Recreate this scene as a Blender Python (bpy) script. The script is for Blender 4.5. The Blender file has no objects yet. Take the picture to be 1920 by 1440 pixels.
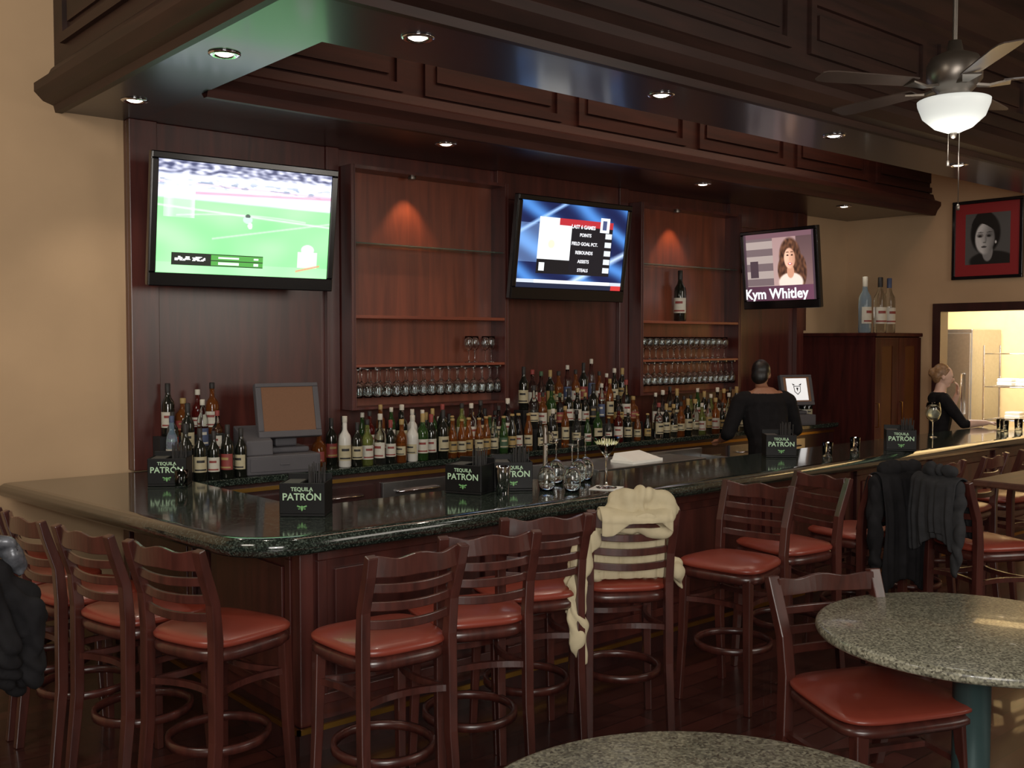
import bpy, math, random, bmesh
from mathutils import Matrix, Vector, noise
random.seed(11)
scn = bpy.context.scene
COL = scn.collection
def lin(c):
    return tuple(((x/255)/12.92 if x/255 <= .04045 else ((x/255+.055)/1.055)**2.4) for x in c)
# ---------------------------------------------------------------- materials
MATS = {}
def base_mat(name):
    m = bpy.data.materials.new(name); m.use_nodes = True
    nt = m.node_tree; b = nt.nodes['Principled BSDF']
    MATS[name] = m
    return m, nt, b
def plain(name, rgb, rough=.5, metal=0, spec=.5, coat=0, emis=None, es=0, trans=0, ior=1.45, var=.12, nscale=12, bump=0):
    m, nt, b = base_mat(name)
    c = lin(rgb)
    if trans == 0 and var > 0:
        tc = nt.nodes.new('ShaderNodeTexCoord'); n = nt.nodes.new('ShaderNodeTexNoise'); n.inputs['Scale'].default_value = nscale
        n.inputs['Detail'].default_value = 4
        r = nt.nodes.new('ShaderNodeValToRGB')
        r.color_ramp.elements[0].position = .3; r.color_ramp.elements[1].position = .7
        r.color_ramp.elements[0].color = (*[x*(1-var) for x in c], 1)
        r.color_ramp.elements[1].color = (*[min(1, x*(1+var)) for x in c], 1)
        nt.links.new(tc.outputs['Object'], n.inputs['Vector']); nt.links.new(n.outputs['Fac'], r.inputs['Fac'])
        nt.links.new(r.outputs['Color'], b.inputs['Base Color'])
        if bump:
            bp = nt.nodes.new('ShaderNodeBump'); bp.inputs['Strength'].default_value = bump; bp.inputs['Distance'].default_value = .01
            nt.links.new(n.outputs['Fac'], bp.inputs['Height']); nt.links.new(bp.outputs['Normal'], b.inputs['Normal'])
    else:
        b.inputs['Base Color'].default_value = (*c, 1)
    b.inputs['Roughness'].default_value = rough; b.inputs['Metallic'].default_value = metal
    b.inputs['IOR'].default_value = ior
    b.inputs['Specular IOR Level'].default_value = spec
    b.inputs['Coat Weight'].default_value = coat; b.inputs['Coat Roughness'].default_value = .12
    b.inputs['Transmission Weight'].default_value = trans
    if emis:
        b.inputs['Emission Color'].default_value = (*lin(emis), 1); b.inputs['Emission Strength'].default_value = es
    return m
def wood(name, a, c, scale=(14, 14, 1.2), rough=.35, coat=.3, spec=.5):
    m, nt, b = base_mat(name)
    tc = nt.nodes.new('ShaderNodeTexCoord'); mp = nt.nodes.new('ShaderNodeMapping'); mp.inputs['Scale'].default_value = scale
    n = nt.nodes.new('ShaderNodeTexNoise'); n.inputs['Scale'].default_value = 1.6; n.inputs['Detail'].default_value = 7; n.inputs['Distortion'].default_value = .6
    r = nt.nodes.new('ShaderNodeValToRGB'); r.color_ramp.elements[0].position = .3; r.color_ramp.elements[1].position = .72
    r.color_ramp.elements[0].color = (*lin(a), 1); r.color_ramp.elements[1].color = (*lin(c), 1)
    nt.links.new(tc.outputs['Object'], mp.inputs['Vector']); nt.links.new(mp.outputs[0], n.inputs['Vector'])
    nt.links.new(n.outputs['Fac'], r.inputs['Fac']); nt.links.new(r.outputs['Color'], b.inputs['Base Color'])
    b.inputs['Roughness'].default_value = rough; b.inputs['Coat Weight'].default_value = coat; b.inputs['Coat Roughness'].default_value = .2
    b.inputs['Specular IOR Level'].default_value = spec
    return m
def granite(name, cols, scale, rough):
    m, nt, b = base_mat(name)
    tc = nt.nodes.new('ShaderNodeTexCoord'); v = nt.nodes.new('ShaderNodeTexVoronoi'); v.inputs['Scale'].default_value = scale
    n = nt.nodes.new('ShaderNodeTexNoise'); n.inputs['Scale'].default_value = scale*.6; n.inputs['Detail'].default_value = 6
    mx = nt.nodes.new('ShaderNodeMath'); mx.operation = 'ADD'
    sep = nt.nodes.new('ShaderNodeSeparateColor')
    r = nt.nodes.new('ShaderNodeValToRGB'); e = r.color_ramp.elements
    for i, (p, c) in enumerate(cols):
        if i < 2: e[i].position = p; el = e[i]
        else: el = e.new(p)
        el.color = (*lin(c), 1)
    h = nt.nodes.new('ShaderNodeMath'); h.operation = 'MULTIPLY'; h.inputs[1].default_value = .5
    nt.links.new(tc.outputs['Object'], v.inputs['Vector']); nt.links.new(tc.outputs['Object'], n.inputs['Vector'])
    nt.links.new(v.outputs['Color'], sep.inputs[0]); nt.links.new(sep.outputs[0], mx.inputs[0]); nt.links.new(n.outputs['Fac'], mx.inputs[1])
    nt.links.new(mx.outputs[0], h.inputs[0]); nt.links.new(h.outputs[0], r.inputs['Fac']); nt.links.new(r.outputs['Color'], b.inputs['Base Color'])
    b.inputs['Roughness'].default_value = rough
    b.inputs['Coat Weight'].default_value = .3; b.inputs['Coat Roughness'].default_value = .05
    return m
def attr_mat(name, strength, emissive=True):
    m, nt, b = base_mat(name)
    a = nt.nodes.new('ShaderNodeVertexColor'); a.layer_name = 'Col'
    if emissive:
        nt.links.new(a.outputs['Color'], b.inputs['Emission Color']); b.inputs['Emission Strength'].default_value = strength
        b.inputs['Base Color'].default_value = (.01, .01, .01, 1); b.inputs['Roughness'].default_value = .3
    else:
        nt.links.new(a.outputs['Color'], b.inputs['Base Color']); b.inputs['Roughness'].default_value = .35
    return m

TAN = plain('tan_plaster', (180, 148, 113), .85, var=.10, nscale=1.3, bump=.1)
CEIL = plain('ceiling_paint', (104, 92, 74), .9, var=.05)
WOOD = wood('mahogany_panel', (52, 23, 21), (82, 37, 31), (9, 9, .9))
WOODH = wood('mahogany_moulding', (42, 21, 18), (66, 33, 26), (.8, .8, 9), .55, 0, .3)
WOODF = wood('dark_canopy_wood', (30, 18, 15), (48, 27, 22), (.8, .8, 9), .5, 0, .35)
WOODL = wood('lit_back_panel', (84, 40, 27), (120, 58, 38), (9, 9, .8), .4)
WOODD = wood('dark_stained_wood', (34, 17, 16), (54, 25, 23), (9, 9, 1))
STOOLW = wood('stool_wood', (46, 21, 18), (72, 34, 28), (14, 14, 2), .32, .3)
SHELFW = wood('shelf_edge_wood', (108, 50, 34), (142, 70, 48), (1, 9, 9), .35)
RAILW = wood('inner_rail_wood', (46, 30, 22), (66, 44, 30), (1, 1, 9), .6, 0, .2)
TABLEW = wood('brown_table_wood', (58, 34, 26), (84, 50, 37), (1, 9, 9), .5, 0, .3)
CABW = wood('cabinet_wood', (42, 18, 16), (66, 28, 24), (9, 9, 1), .6, 0, .08)
RED = plain('red_vinyl', (122, 49, 37), .36, var=.07, nscale=8, coat=.2)
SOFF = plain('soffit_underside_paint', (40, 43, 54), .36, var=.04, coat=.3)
BARG = granite('black_green_granite', [(.2, (12, 16, 14)), (.55, (28, 36, 32)), (.75, (66, 76, 68))], 160, .10)
TABG = granite('beige_speckled_granite', [(.22, (60, 56, 48)), (.42, (110, 108, 92)), (.58, (134, 132, 112)), (.75, (168, 164, 142))], 130, .32)
BRASS = plain('brass', (180, 136, 66), .35, 1, var=.05)
STEEL = plain('brushed_steel', (170, 170, 170), .3, 1, var=.06, nscale=30)
CHROME = plain('chrome', (215, 215, 218), .1, 1, var=.02)
BLACKP = plain('black_gloss_plastic', (12, 12, 14), .25, var=.05, coat=.3)
CADP = plain('caddy_black_plastic', (9, 9, 10), .5, spec=.25, var=.05)
BLACKM = plain('black_matte', (18, 18, 20), .6, var=.1)
GREYP = plain('grey_plastic', (76, 74, 78), .55, spec=.3, var=.05)
POSSCR = plain('terminal_screen', (70, 48, 34), .7, spec=.15, var=.1, nscale=90, emis=(96, 64, 44), es=.5)
WHITE = plain('white_paper', (236, 234, 226), .6, var=.03)
NAPK = plain('napkin_paper', (60, 59, 56), .8, var=.05)
GLASS = plain('clear_glass', (245, 250, 250), .02, trans=1, ior=1.45)
GLASSSH = plain('green_edge_glass', (190, 225, 205), .03, trans=.9, ior=1.3)
TEAL = plain('teal_painted_metal', (54, 74, 74), .4, .3, var=.06)
PEWTER = plain('pewter_metal', (120, 112, 104), .35, .9, var=.05)
FROST = plain('frosted_lamp_glass', (215, 220, 215), .4, var=.03, emis=(240, 242, 236), es=.45)
LAMP = plain('lamp_glow', (255, 240, 215), .4, var=.02, emis=(255, 236, 208), es=9)
BLADEM = plain('fan_blade_finish', (66, 54, 48), .35, var=.15, nscale=5, coat=.2)
GREENT = plain('glowing_green_print', (90, 138, 80), .5, var=.02, emis=(96, 150, 84), es=.2)  # lettering gets a faint glow of its own, it is no lamp
WHITET = plain('glowing_pale_green_print', (140, 166, 134), .5, var=.02, emis=(150, 176, 140), es=.3)  # same added self-glow in the paler letters
SCR = attr_mat('screen_pixels', 1.5)
ART = attr_mat('printed_picture', 0, False)
SKIN = plain('skin', (214, 172, 150), .5, var=.06)
SKIND = plain('skin_tanned', (140, 94, 70), .5, var=.06)
HAIRD = plain('black_hair', (14, 11, 10), .45, var=.3, nscale=60)
HAIRB = plain('dark_blonde_hair', (128, 94, 62), .45, var=.3, nscale=60)
BLKCL = plain('black_cloth', (18, 17, 19), .9, spec=.2, var=.25, nscale=20, bump=.2)
LEATH = plain('black_leather', (18, 19, 22), .42, var=.3, nscale=16, bump=.4, coat=.1)
CREAM = plain('cream_coat_cloth', (190, 176, 142), .85, var=.08, nscale=14, bump=.2)
GREYCL = plain('charcoal_wool', (40, 40, 42), .95, spec=.2, var=.2, nscale=20, bump=.2)
SILV = plain('silver_grey_satin', (86, 88, 94), .35, .3, var=.6, nscale=26, bump=.3)
TROU = plain('dark_trousers', (22, 22, 26), .85, var=.15)
EYE = plain('eye', (30, 22, 18), .15, var=.02)
LIPS = plain('lips', (160, 74, 70), .4, var=.02)
CREAMW = plain('kitchen_wall_paint', (226, 196, 140), .7, var=.04)
def floor_mat():
    m, nt, b = base_mat('dark_plank_floor')
    tc = nt.nodes.new('ShaderNodeTexCoord'); br = nt.nodes.new('ShaderNodeTexBrick')
    br.inputs['Scale'].default_value = 1; br.inputs['Brick Width'].default_value = 1.1; br.inputs['Row Height'].default_value = .12
    br.inputs['Mortar Size'].default_value = .003
    br.inputs['Color1'].default_value = (*lin((64, 30, 26)), 1); br.inputs['Color2'].default_value = (*lin((44, 22, 19)), 1)
    br.inputs['Mortar'].default_value = (*lin((14, 7, 6)), 1)
    nt.links.new(tc.outputs['Object'], br.inputs['Vector']); nt.links.new(br.outputs['Color'], b.inputs['Base Color'])
    b.inputs['Roughness'].default_value = .28; b.inputs['Coat Weight'].default_value = .2
    return m
FLOORM = floor_mat()

# ---------------------------------------------------------------- mesh builder
class B:
    def __init__(s):
        s.v = []; s.f = []; s.m = []; s.s = []; s.c = []; s.mi = 0; s.col = None; s.xf = Matrix.Identity(4)
    def add(s, vs, fs, smooth=False, cols=None):
        o = len(s.v)
        for p in vs: s.v.append(tuple(s.xf @ Vector(p)))
        for i, f in enumerate(fs):
            s.f.append(tuple(o+k for k in f)); s.m.append(s.mi); s.s.append(smooth)
            s.c.append(cols[i] if cols else s.col)
        return s
    def box(s, x0, y0, z0, x1, y1, z1):
        vs = [(x, y, z) for z in (z0, z1) for y in (y0, y1) for x in (x0, x1)]
        return s.add(vs, [(0, 2, 3, 1), (4, 5, 7, 6), (0, 1, 5, 4), (2, 6, 7, 3), (0, 4, 6, 2), (1, 3, 7, 5)])
    def lathe(s, prof, n=24, o=(0, 0, 0), a0=0, a1=None, phase=0, smooth=True):
        full = a1 is None
        if full: a1 = a0+2*math.pi
        vs = []; fs = []; k = n if full else n+1; idx = []
        for (r, z) in prof:
            if r < 1e-6:
                idx.append([len(vs)]*k); vs.append((o[0], o[1], o[2]+z))
            else:
                row = []
                for i in range(k):
                    a = a0+(a1-a0)*i/n+phase
                    row.append(len(vs)); vs.append((o[0]+r*math.cos(a), o[1]+r*math.sin(a), o[2]+z))
                idx.append(row)
        for j in range(len(prof)-1):
            for i in range(n):
                i2 = (i+1) % k if full else i+1
                q = [idx[j][i], idx[j][i2], idx[j+1][i2], idx[j+1][i]]
                u = []
                for x in q:
                    if x not in u: u.append(x)
                if len(u) >= 3: fs.append(tuple(u))
        return s.add(vs, fs, smooth)
    def cyl(s, o, r, h, n=20, r2=None):
        r2 = r if r2 is None else r2
        return s.lathe([(0, 0), (r, 0)], n, o, smooth=False).lathe([(r, 0), (r2, h)], n, o).lathe([(r2, h), (0, h)], n, o, smooth=False)
    def sweep(s, pts, sizes, ref=(1, 0, 0), smooth=False, closed=False, n=4):
        pts = [Vector(p) for p in pts]; ref = Vector(ref).normalized(); vs = []; fs = []
        if not isinstance(sizes, list): sizes = [sizes]*len(pts)
        N = len(pts)
        for i, p in enumerate(pts):
            if closed: t = pts[(i+1) % N]-pts[i-1]
            else: t = pts[min(i+1, N-1)]-pts[max(i-1, 0)]
            t.normalize(); w = ref-ref.dot(t)*t; w.normalize(); d = t.cross(w)
            a, b = sizes[i]
            if n == 4:
                for sx, sy in ((-1, -1), (1, -1), (1, 1), (-1, 1)): vs.append(p+w*a/2*sx+d*b/2*sy)
            else:
                for k in range(n):
                    g = 2*math.pi*k/n; vs.append(p+w*a/2*math.cos(g)+d*b/2*math.sin(g))
        for i in range(N if closed else N-1):
            for k in range(n):
                i2 = (i+1) % N
                fs.append((i*n+k, i*n+(k+1) % n, i2*n+(k+1) % n, i2*n+k))
        if not closed:
            fs.append(tuple(range(n-1, -1, -1))); fs.append(tuple((N-1)*n+k for k in range(n)))
        return s.add(vs, fs, smooth)
    def tube(s, pts, r, n=10, closed=False, ref=(.13, .21, .97)):
        if isinstance(r, list): sz = [(x*2, x*2) for x in r]
        else: sz = (2*r, 2*r)
        return s.sweep(pts, sz, ref, True, closed, n)
    def ellip(s, c, r, n=16, m=10, rot=None):
        vs = [(0, 0, -1)]; fs = []
        for j in range(1, m):
            ph = -math.pi/2+math.pi*j/m
            for i in range(n):
                a = 2*math.pi*i/n; vs.append((math.cos(ph)*math.cos(a), math.cos(ph)*math.sin(a), math.sin(ph)))
        vs.append((0, 0, 1)); L = len(vs)-1
        out = []
        for v in vs:
            q = Vector((v[0]*r[0], v[1]*r[1], v[2]*r[2]))
            if rot: q = rot @ q
            out.append(q+Vector(c))
        for i in range(n):
            fs.append((0, 1+(i+1) % n, 1+i)); fs.append((L, 1+(m-2)*n+i, 1+(m-2)*n+(i+1) % n))
        for j in range(m-2):
            for i in range(n):
                a = 1+j*n; fs.append((a+i, a+(i+1) % n, a+n+(i+1) % n, a+n+i))
        return s.add(out, fs, True)
    def caps(s, pts, rs, sq=1.0, axis='y'):
        pts = [Vector(p) for p in pts]
        for p, r in zip(pts, rs): s.ellip(p, (r, r*sq, r), 14, 8)
        for i in range(len(pts)-1):
            a, b = pts[i], pts[i+1]; t = (b-a)
            if t.length < 1e-5: continue
            t.normalize(); ref = Vector((0, 1, 0)) if abs(t.y) < .8 else Vector((1, 0, 0))
            d = ref-ref.dot(t)*t; d.normalize(); w = t.cross(d)
            vs = []; n = 14
            for p, r in ((a, rs[i]), (b, rs[i+1])):
                for k in range(n):
                    g = 2*math.pi*k/n; vs.append(p+w*r*math.cos(g)+d*r*sq*math.sin(g))
            s.add(vs, [(k, (k+1) % n, n+(k+1) % n, n+k) for k in range(n)]+[tuple(range(n-1, -1, -1)), tuple(range(n, 2*n))], True)
        return s
    def text(s, txt, size, mat4, bold=0, extr=0.0):
        cu = bpy.data.curves.new('t', 'FONT'); cu.body = txt; cu.size = size; cu.align_x = 'CENTER'; cu.align_y = 'CENTER'
        cu.offset = bold; cu.resolution_u = 3
        ob = bpy.data.objects.new('t', cu); COL.objects.link(ob)
        bpy.context.view_layer.update()
        me = bpy.data.meshes.new_from_object(ob.evaluated_get(bpy.context.evaluated_depsgraph_get()))
        vs = [mat4 @ v.co for v in me.vertices]; fs = [tuple(p.vertices) for p in me.polygons]
        bpy.data.objects.remove(ob); bpy.data.curves.remove(cu); bpy.data.meshes.remove(me)
        return s.add(vs, fs)
    def mesh(s, name, mats, recalc=True):
        me = bpy.data.meshes.new(name); me.from_pydata(s.v, [], s.f)
        for m in mats: me.materials.append(m)
        me.polygons.foreach_set('material_index', s.m); me.polygons.foreach_set('use_smooth', s.s)
        if any(c is not None for c in s.c):
            at = me.color_attributes.new('Col', 'FLOAT_COLOR', 'CORNER'); buf = []
            for p in me.polygons:
                c = s.c[p.index] or (0, 0, 0)
                buf.extend([c[0], c[1], c[2], 1]*p.loop_total)
            at.data.foreach_set('color', buf)
        elif recalc:
            bm = bmesh.new(); bm.from_mesh(me); bmesh.ops.recalc_face_normals(bm, faces=bm.faces); bm.to_mesh(me); bm.free()
        me.update(); return me
XZ = Matrix(((1, 0, 0, 0), (0, 0, -1, 0), (0, 1, 0, 0), (0, 0, 0, 1)))
def txz(x, y, z): return Matrix.Translation((x, y, z)) @ XZ

def top(name, label, cat, loc=(0, 0, 0), rot=0, data=None, group=None, kind=None):
    o = bpy.data.objects.new(name, data); COL.objects.link(o)
    o.location = loc; o.rotation_euler = (0, 0, rot)
    if data is None: o.empty_display_size = .1
    o['label'] = label; o['category'] = cat
    if group: o['group'] = group
    if kind: o['kind'] = kind
    return o
def part(name, b, mats, parent, loc=(0, 0, 0), bevel=0, label=None, rot=None):
    me = b.mesh(name, mats) if isinstance(b, B) else b
    o = bpy.data.objects.new(name, me); COL.objects.link(o); o.parent = parent; o.location = loc
    if rot: o.rotation_euler = rot
    if bevel:
        md = o.modifiers.new('bev', 'BEVEL'); md.width = bevel; md.segments = 2; md.limit_method = 'ANGLE'; md.angle_limit = math.radians(40)
    if label: o['label'] = label
    return o
def single(name, b, mats, label, cat, loc=(0, 0, 0), rot=0, bevel=0, group=None, kind=None):
    o = top(name, label, cat, loc, rot, b.mesh(name, mats), group, kind)
    if bevel:
        md = o.modifiers.new('bev', 'BEVEL'); md.width = bevel; md.segments = 2; md.limit_method = 'ANGLE'; md.angle_limit = math.radians(40)
    return o
def structure(name, b, mats, bevel=0):
    o = bpy.data.objects.new(name, b.mesh(name, mats)); COL.objects.link(o); o['kind'] = 'structure'
    o['label'] = name.replace('_', ' ') + ' of the bar room'; o['category'] = name.split('_')[0]
    if bevel:
        md = o.modifiers.new('bev', 'BEVEL'); md.width = bevel; md.segments = 2; md.limit_method = 'ANGLE'
    return o
def clone(root, loc, rot=None, label=None, group=None):
    n = root.copy(); COL.objects.link(n); n.location = loc
    if rot is not None: n.rotation_euler = (0, 0, rot)
    if label: n['label'] = label
    if group: n['group'] = group
    def rec(src, dst):
        for ch in src.children:
            c = ch.copy(); c.parent = dst; COL.objects.link(c); rec(ch, c)
    rec(root, n)
    return n
def light(name, kind, loc, energy, color, target=None, size=.2, spot=None, parent=None, sy=None, blend=.6):
    l = bpy.data.lights.new(name, kind); l.energy = energy; l.color = color
    if kind == 'AREA':
        l.size = size
        if sy: l.shape = 'RECTANGLE'; l.size_y = sy
    else: l.shadow_soft_size = size
    if kind == 'SPOT': l.spot_size = math.radians(spot); l.spot_blend = blend
    o = bpy.data.objects.new(name, l); COL.objects.link(o); o.location = loc
    if target is not None:
        d = Vector(target)-Vector(loc); o.rotation_euler = d.to_track_quat('-Z', 'Y').to_euler()
    if parent:
        o.parent = parent
    return o

# ---------------------------------------------------------------- room
XW = 10.85; YW = 6.6; ZC = 4.6
b = B().box(-3.5, -4, -.1, 15, 8.2, 0); structure('floor', b, [FLOORM])
b = B().box(-3.5, -4, ZC, 15, 8.2, ZC+.1); structure('ceiling', b, [CEIL])
b = B().box(-3.5, YW, 0, XW, YW+.12, ZC); structure('wall_back', b, [TAN])
b = B().box(-3.6, -4, 0, -3.5, YW+.12, ZC); structure('wall_left', b, [TAN])
b = B().box(-3.5, -4.1, 0, XW, -4, ZC); structure('wall_front', b, [TAN])
b = B()
b.box(XW, -4, 0, XW+.12, 4.05, ZC); b.box(XW, 5.48, 0, XW+.12, YW+.12, ZC); b.box(XW, 4.05, 2.24, XW+.12, 5.48, ZC)
structure('wall_right', b, [TAN])
b = B()
b.box(XW-.03, 5.44, 0, XW+.14, 5.53, 2.31); b.box(XW-.03, 4.0, 0, XW+.14, 4.09, 2.31); b.box(XW-.03, 4.09, 2.22, XW+.14, 5.44, 2.31)
structure('door_1', b, [WOODD])
b = B().box(13.4, 3, 0, 13.5, 8, 3.2); structure('wall_kitchen_far', b, [CREAMW])
b = B().box(XW+.12, 7.9, 0, 13.5, 8.0, 3.2); structure('wall_kitchen_side', b, [CREAMW])
b = B().box(XW+.12, 3.0, 0, 13.5, 3.1, 3.2); structure('wall_kitchen_near', b, [CREAMW])
b = B().box(XW+.12, 3.0, 3.2, 13.5, 8.0, 3.3); structure('ceiling_kitchen', b, [WHITE])

# wood panelled wall
b = B()
b.box(2.42, 6.555, 1.075, 2.6, YW, 3.3); b.box(2.6, 6.555, 0, 9.83, YW, 3.3); b.box(9.83, 6.56, 2.02, 9.97, YW, 3.3)
def pil(x0, x1, y=6.50, z0=0): b.box(x0, y, z0, x1, 6.555, 3.3)
pil(2.42, 2.60, 6.5, 1.075); pil(3.84, 3.945, 6.51, 1.04); pil(5.44, 5.54, 6.51, 1.04); pil(6.90, 7.015, 6.51, 1.04); pil(8.52, 8.63, 6.51, 1.04); pil(9.7, 9.83, 6.5, 1.04)
for (x0, x1) in ((2.60, 3.84), (5.54, 6.90), (8.63, 9.7)):
    b.box(x0, 6.53, 3.08, x1, 6.555, 3.3); b.box(x0, 6.525, 1.04, x1, 6.555, 1.16)
structure('wall_panelling', b, [WOOD], .004)

def prof_run(b, path, prof, closed=False):
    N = len(path); P = [Vector((p[0], p[1])) for p in path]
    rows = []
    for i in range(N):
        d0 = (P[i]-P[i-1]).normalized() if i > 0 else None
        d1 = (P[i+1]-P[i]).normalized() if i < N-1 else None
        n0 = Vector((d0.y, -d0.x)) if d0 else None; n1 = Vector((d1.y, -d1.x)) if d1 else None
        if n0 is None: nn = n1
        elif n1 is None: nn = n0
        else:
            nn = (n0+n1).normalized(); nn = nn/max(.3, nn.dot(n0))
        rows.append([(P[i].x+nn.x*o, P[i].y+nn.y*o, z) for o, z in prof])
    k = len(prof); vs = [q for r in rows for q in r]; fs = []
    for i in range(N-1):
        for j in range(k-1): fs.append((i*k+j, (i+1)*k+j, (i+1)*k+j+1, i*k+j+1))
    b.add(vs, fs)
def panel_y(b, x0, x1, z0, z1, y, d=.03, w=.055, sgn=-1):
    for (a0, c0, a1, c1) in ((x0, z0, x1, z0+w), (x0, z1-w, x1, z1), (x0, z0+w, x0+w, z1-w), (x1-w, z0+w, x1, z1-w)):
        b.box(a0, min(y, y+sgn*d), c0, a1, max(y, y+sgn*d), c1)
    g = .05
    b.box(x0+w+g, min(y, y+sgn*d*.6), z0+w+g, x1-w-g, max(y, y+sgn*d*.6), z1-w-g)
def panel_x(b, y0, y1, z0, z1, x, d=.03, w=.055, sgn=-1):
    for (a0, c0, a1, c1) in ((y0, z0, y1, z0+w), (y0, z1-w, y1, z1), (y0, z0+w, y0+w, z1-w), (y1-w, z0+w, y1, z1-w)):
        b.box(min(x, x+sgn*d), a0, c0, max(x, x+sgn*d), a1, c1)
    g = .05
    b.box(min(x, x+sgn*d*.6), y0+w+g, z0+w+g, max(x, x+sgn*d*.6), y1-w-g, z1-w-g)
SZ = 3.3; ox, oy = 2.05, 3.7
prof = [(-.01, SZ+.02), (0, SZ-.01), (.04, SZ-.01), (.05, SZ+.03), (.11, SZ+.05), (.16, SZ+.10), (.16, SZ+.15), (.10, SZ+.17), (.06, SZ+.25), (.04, SZ+.27), (.04, 4.1), (.07, 4.13), (.07, 4.2), (.13, 4.28), (.2, 4.36), (.2, ZC)]
b = B(); prof_run(b, [(ox, YW), (ox, oy), (XW, oy)], prof)
x = 2.3
while x < 10:
    panel_y(b, x, x+1.42, SZ+.36, 4.02, oy-.04); x += 1.62
y = 3.9
while y < 6:
    panel_x(b, y, y+1.15, SZ+.36, 4.02, ox-.04); y += 1.35
structure('trim_1', b, [WOODF])
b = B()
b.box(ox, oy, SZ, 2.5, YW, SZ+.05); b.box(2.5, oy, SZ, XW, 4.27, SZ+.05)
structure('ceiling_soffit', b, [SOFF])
b = B(); b.box(2.5, 5.6, SZ, XW, YW, SZ+.05); structure('ceiling_back_soffit', b, [WOODD])
b = B()
b.box(2.42, 4.2, SZ+.05, 2.5, 6.0, 4.3); b.box(2.42, 4.2, SZ+.05, XW, 4.27, 4.3)
structure('trim_2', b, [WOOD])
b = B()
prof2 = [(0, SZ), (.03, SZ-.03), (.07, SZ-.03), (.09, SZ+.02), (.13, SZ+.07), (.13, SZ+.11), (.06, SZ+.14), (.04, SZ+.2), (0, SZ+.2), (0, 3.86), (.04, 3.88), (.08, 3.96), (.08, 4.3)]
prof_run(b, [(2.5, 5.6), (XW, 5.6)], prof2)
x = 2.62
while x < 10.4:
    panel_y(b, x, x+1.25, SZ+.22, 3.84, 5.6, .025); x += 1.42
structure('trim_3', b, [WOODH])
b = B().box(2.4, 4.2, 4.3, XW, 5.7, 4.34); structure('ceiling_recess', b, [WOODD])

# ---------------------------------------------------------------- recessed lights
b = B(); b.lathe([(.045, -.002), (.062, -.012), (.078, -.006), (.078, 0), (.045, 0)], 24)
ring_me = b.mesh('trim_ring', [CHROME])
b = B(); b.lathe([(0, -.012), (.03, -.010), (.045, -.002)], 20); lens_me = b.mesh('lamp_lens', [LAMP])
DL = [(2.24, 4.75, 0), (2.27, 6.0, 0), (2.80, 3.92, 0), (4.49, 3.92, 0), (6.26, 3.92, 0), (8.04, 3.92, 0), (9.8, 3.92, 0), (4.44, 5.88, 1), (7.3, 5.88, 1), (9.6, 5.88, 1)]
for i, (x, y, k) in enumerate(DL):
    r = top('recessed_light', 'small round chrome recessed downlight glowing in the soffit', 'ceiling light', (x, y, SZ), group='recessed downlights in the soffit')
    part('trim_ring', ring_me, None, r); part('lamp_lens', lens_me, None, r)
    light('downlight', 'SPOT', (0, 0, -.03), 18 if not k else 16, (1, .88, .72), size=.03, spot=95, parent=r)

# ---------------------------------------------------------------- bar
BX, BY = 1.86, 3.85
IX, IY = 2.55, 4.56
YB = 6.49
b = B()
R = .33
pr = [(.71, .99), (.71, 1.07), (.06, 1.07), (.032, 1.067), (.012, 1.056), (.0, 1.038), (.0, 1.020), (.010, .998), (.03, .986), (.055, .982), (.12, .982), (.12, .99), (.71, .99)]
rows = [[((1.62+d) if d < .3 else 2.5, YB, z) for d, z in pr]]
rows.append([((BX-.012+d), BY+R+.12, z) if d < .3 else (IX-.001, IY+.02, z) for d, z in pr])
for i in range(13):
    a = math.pi+(math.pi/2)*i/12; c, s_ = math.cos(a), math.sin(a); x, y = BX+R+R*c, BY+R+R*s_
    rows.append([(IX, IY, z) if d > .3 else (x-c*d, y-s_*d, z) for d, z in pr])
rows.append([(10.2, BY+d, z) for d, z in pr])
k = len(pr); vs = [q for r in rows for q in r]; fs = []
for i in range(len(rows)-1):
    for j in range(k-1):
        fs.append((i*k+j, (i+1)*k+j, (i+1)*k+j+1, i*k+j+1))
fs.append(tuple(range(k-1))); fs.append(tuple((len(rows)-1)*k+j for j in range(k-1)))
b.add(vs, fs)
me = b.mesh('granite_bar_counter', [BARG]); bm = bmesh.new(); bm.from_mesh(me); bmesh.ops.remove_doubles(bm, verts=bm.verts, dist=.0002); bmesh.ops.dissolve_degenerate(bm, edges=bm.edges, dist=.0001); bmesh.ops.recalc_face_normals(bm, faces=bm.faces)
for f in bm.faces: f.smooth = abs(f.normal.z) < .995
bm.to_mesh(me); bm.free()
top('granite_bar_counter', 'polished black-green granite bar counter with rounded corner', 'bar counter', data=me)
r = top('panelled_bar_front', 'mahogany panelled bar front under the granite counter', 'bar')
BXB = 2.34
b = B(); b.box(BXB, 4.2, .12, BXB+.12, YB-.01, .98); b.box(BXB+.12, 4.2, .12, 10.1, 4.32, .98)
part('body', b, [WOOD], r)
b = B(); b.box(BXB-.06, 4.14, 0, BXB+.12, YB-.01, .12); b.box(BXB+.12, 4.14, 0, 10.1, 4.32, .12); part('plinth', b, [WOODD], r)
b = B(); b.box(BXB-.075, 4.125, .10, BXB-.06, YB-.01, .125); b.box(BXB-.075, 4.125, .10, 10.1, 4.14, .125); part('brass_strip', b, [BRASS], r, label='brass edge strip along the plinth')
x = BXB+.06
while x < 9.6:
    b = B(); panel_y(b, x, x+1.05, .2, .93, 4.2, .028, .05); part('front_panel', b, [WOOD], r, bevel=.004); x += 1.16
y = 4.28
while y < 5.5:
    b = B(); panel_x(b, y, y+.98, .2, .93, BXB, .028, .05); part('front_panel', b, [WOOD], r, bevel=.004); y += 1.1
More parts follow.
